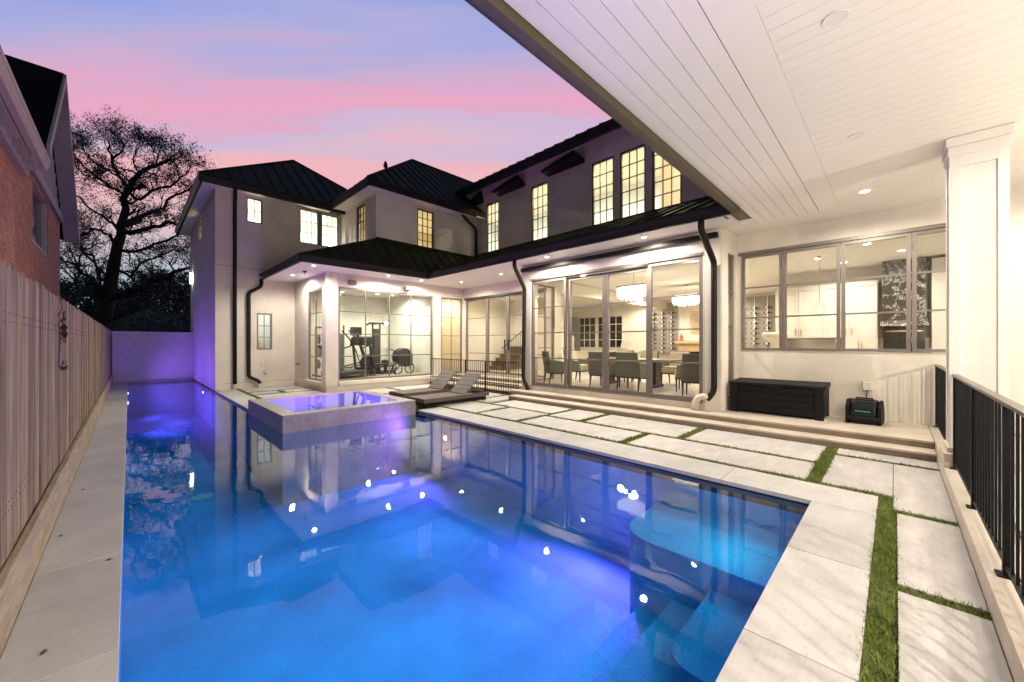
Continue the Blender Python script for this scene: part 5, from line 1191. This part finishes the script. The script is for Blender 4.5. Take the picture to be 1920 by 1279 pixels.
# big oak: laid out across the line of sight at about 30 m (r right, z up, d depth)
RT = Vector((1,-1,0))/math.sqrt(2); FW = Vector((1,1,0))/math.sqrt(2)
def scr(u, v, d): return FW*d+RT*((u-960)/718*d)+Vector((0,0,-(v-644)/718*d))
D0_ = 30.0
def sp(u, v, dd=0): return scr(u, v, D0_+dd)
trunk = [sp(182,640),sp(192,600),sp(203,560),sp(212,505),sp(220,462),sp(228,440)]
ob = MB(); lf = MB(); rng = random.Random(11)
OK = thing('oak_tree', scr(184,644,D0_)+Vector((0,0,G0)), 'large bare limbed oak with sparse dark foliage behind the garden wall', 'tree')
ob.tube([scr(178,690,D0_)]+trunk, [.85,.72,.52,.43,.37,.32,.28], 12, cap=False)
main = [([(228,440,0),(234,400,.3),(236,362,.5),(246,345,.4),(262,325,0),(290,312,-.6),(318,300,-1)], .34),
        ([(236,362,.5),(222,330,1),(210,300,1.4),(206,275,1.2)], .20),
        ([(228,440,0),(262,432,-.8),(300,425,-1.6),(350,418,-2)], .26),
        ([(234,425,0),(262,408,.8),(290,395,1.2),(330,365,1.6),(355,355,2)], .22),
        ([(236,362,.5),(215,355,-1),(190,345,-1.4)], .13),
        ([(205,560,0),(240,550,-.6),(268,540,-1.2),(300,522,-1.4),(345,505,-1)], .40),
        ([(214,500,0),(245,520,1),(262,495,1.5),(300,480,2),(340,470,2)], .15),
        ([(218,465,0),(205,440,-.8),(180,430,-1),(150,440,-1)], .16),
        ([(196,585,0),(178,560,.8),(168,545,1)], .26),
        ([(200,572,0),(170,520,-1.2),(140,495,-2),(118,490,-2.6)], .20),
        ([(300,522,-1.4),(318,560,-1.6),(345,580,-1)], .16),
        ([(210,300,1.4),(232,275,1.6),(225,262,1.4)], .10),
        ([(210,520,0),(175,480,1.5),(140,455,2.5)], .14),
        ([(236,362,.5),(262,374,0),(300,352,-.5),(335,338,-1),(352,322,-1)], .15),
        ([(222,468,0),(252,472,-.5),(288,458,-.8),(326,444,-1.2),(356,428,-1)], .17),
        ([(215,355,-1),(182,332,-1),(152,304,-1.5),(134,282,-1.5)], .11),
        ([(205,545,0),(182,502,.8),(152,462,1.2),(124,424,1.6)], .15),
        ([(228,440,0),(192,404,.8),(160,384,1),(128,352,1)], .14),
        ([(290,312,-.6),(298,290,-.4),(285,278,0)], .08), ([(262,325,0),(250,296,.4),(262,275,.6)], .09),
        ([(222,330,1),(190,312,.6),(166,292,.4),(150,268,.2)], .10)]
def twist(P, r):
    Q = [P[0]]
    for a_, c_ in zip(P[:-1], P[1:]):
        L_ = (c_-a_).length
        for f in (.33,.66): Q.append(a_.lerp(c_, f)+Vector((rng.gauss(0,1),rng.gauss(0,1),rng.gauss(0,1)))*L_*.055)
        Q.append(c_)
    return Q
for pts, r0 in main:
    P = twist([sp(u, v, dd) for u, v, dd in pts], r0); n = len(P)
    r0 *= .80
    ob.tube(P, [r0*(1-.62*k/(n-1)) for k in range(n)], 8, cap=False)
    for k in range(1, n):
        for rep in range(1 if k < n-1 else 3):
            q = P[k-1].lerp(P[k], rng.random()) if k < n-1 else P[k]; d = (P[k]-P[k-1]).normalized()
            d = (d+Vector((rng.gauss(0,.6),rng.gauss(0,.6),rng.gauss(.12,.5)))).normalized()
            grow(ob, lf, q, d, rng.uniform(.55,.95), max(.03, r0*(1-.62*k/(n-1))*.5), 4 if (k > n*.45 and k % 2) or k == n-1 else 3, rng, leafp=.15, lsize=.07, minr=.008)
ob.build('trunk', 'bark', OK, smooth=True); lf.build('crown', 'leaf', OK)
def bushy(u, d, zt, rad, seed_, lb, n=7, leafp=.9, ls=.16):
    base = scr(u, 644, d)+Vector((0,0,G0)); rng = random.Random(seed_); h = zt-G0
    tr = [base, base+Vector((rng.gauss(0,.2),rng.gauss(0,.2),h*.25)), base+Vector((rng.gauss(0,.3),rng.gauss(0,.3),h*.5))]
    limbs = []
    for k in range(n):
        a = 2*math.pi*k/n+rng.random(); q = base+Vector((0,0,h*rng.uniform(.2,.5))); limbs.append((q, (math.cos(a)*rad/h*1.6, math.sin(a)*rad/h*1.6, rng.uniform(.35,1)), h*rng.uniform(.22,.30), .12, 4))
    return tree('broadleaf_tree', base, limbs, lb, seed_, leafp, trunk=(tr, [.30,.24,.16]), lsize=ls, group='trees beyond the garden wall')
bushy(120, 34, 11.5, 5, 3, 'tall sparse tree beside the brick house, left of the oak', leafp=.35, ls=.09)
bushy(150, 40, 7, 6, 4, 'dark bushy tree low behind the oak trunk')
bushy(250, 44, 7.5, 6, 5, 'dark bushy tree right behind the oak')
bushy(330, 40, 8, 6, 6, 'dark bushy tree beside the white wing')
bushy(200, 56, 7, 8, 8, 'farther dark tree behind the street lamp')
bushy(395, 50, 10, 7, 9, 'tree mostly hidden by the white wing')
# low hedge belt
hb = MB(); rng = random.Random(5)
for _ in range(9000):
    x, y = rng.uniform(-14, 12), rng.uniform(37, 39); z = G0+rng.random()**.8*(3.1+.7*math.sin(x*.9)+.5*math.sin(x*2.3)); c_ = Vector((x,y,z))
    u = Vector((rng.uniform(-1,1),rng.uniform(-1,1),rng.uniform(-1,1)))*.16; v = Vector((rng.uniform(-1,1),rng.uniform(-1,1),rng.uniform(-1,1)))*.12; hb.face([c_-u,c_+v,c_+u,c_-v])
tag(hb.build('hedge', 'leaf'), 'dark overgrown hedge belt beyond the garden wall', 'hedge', kind='stuff')
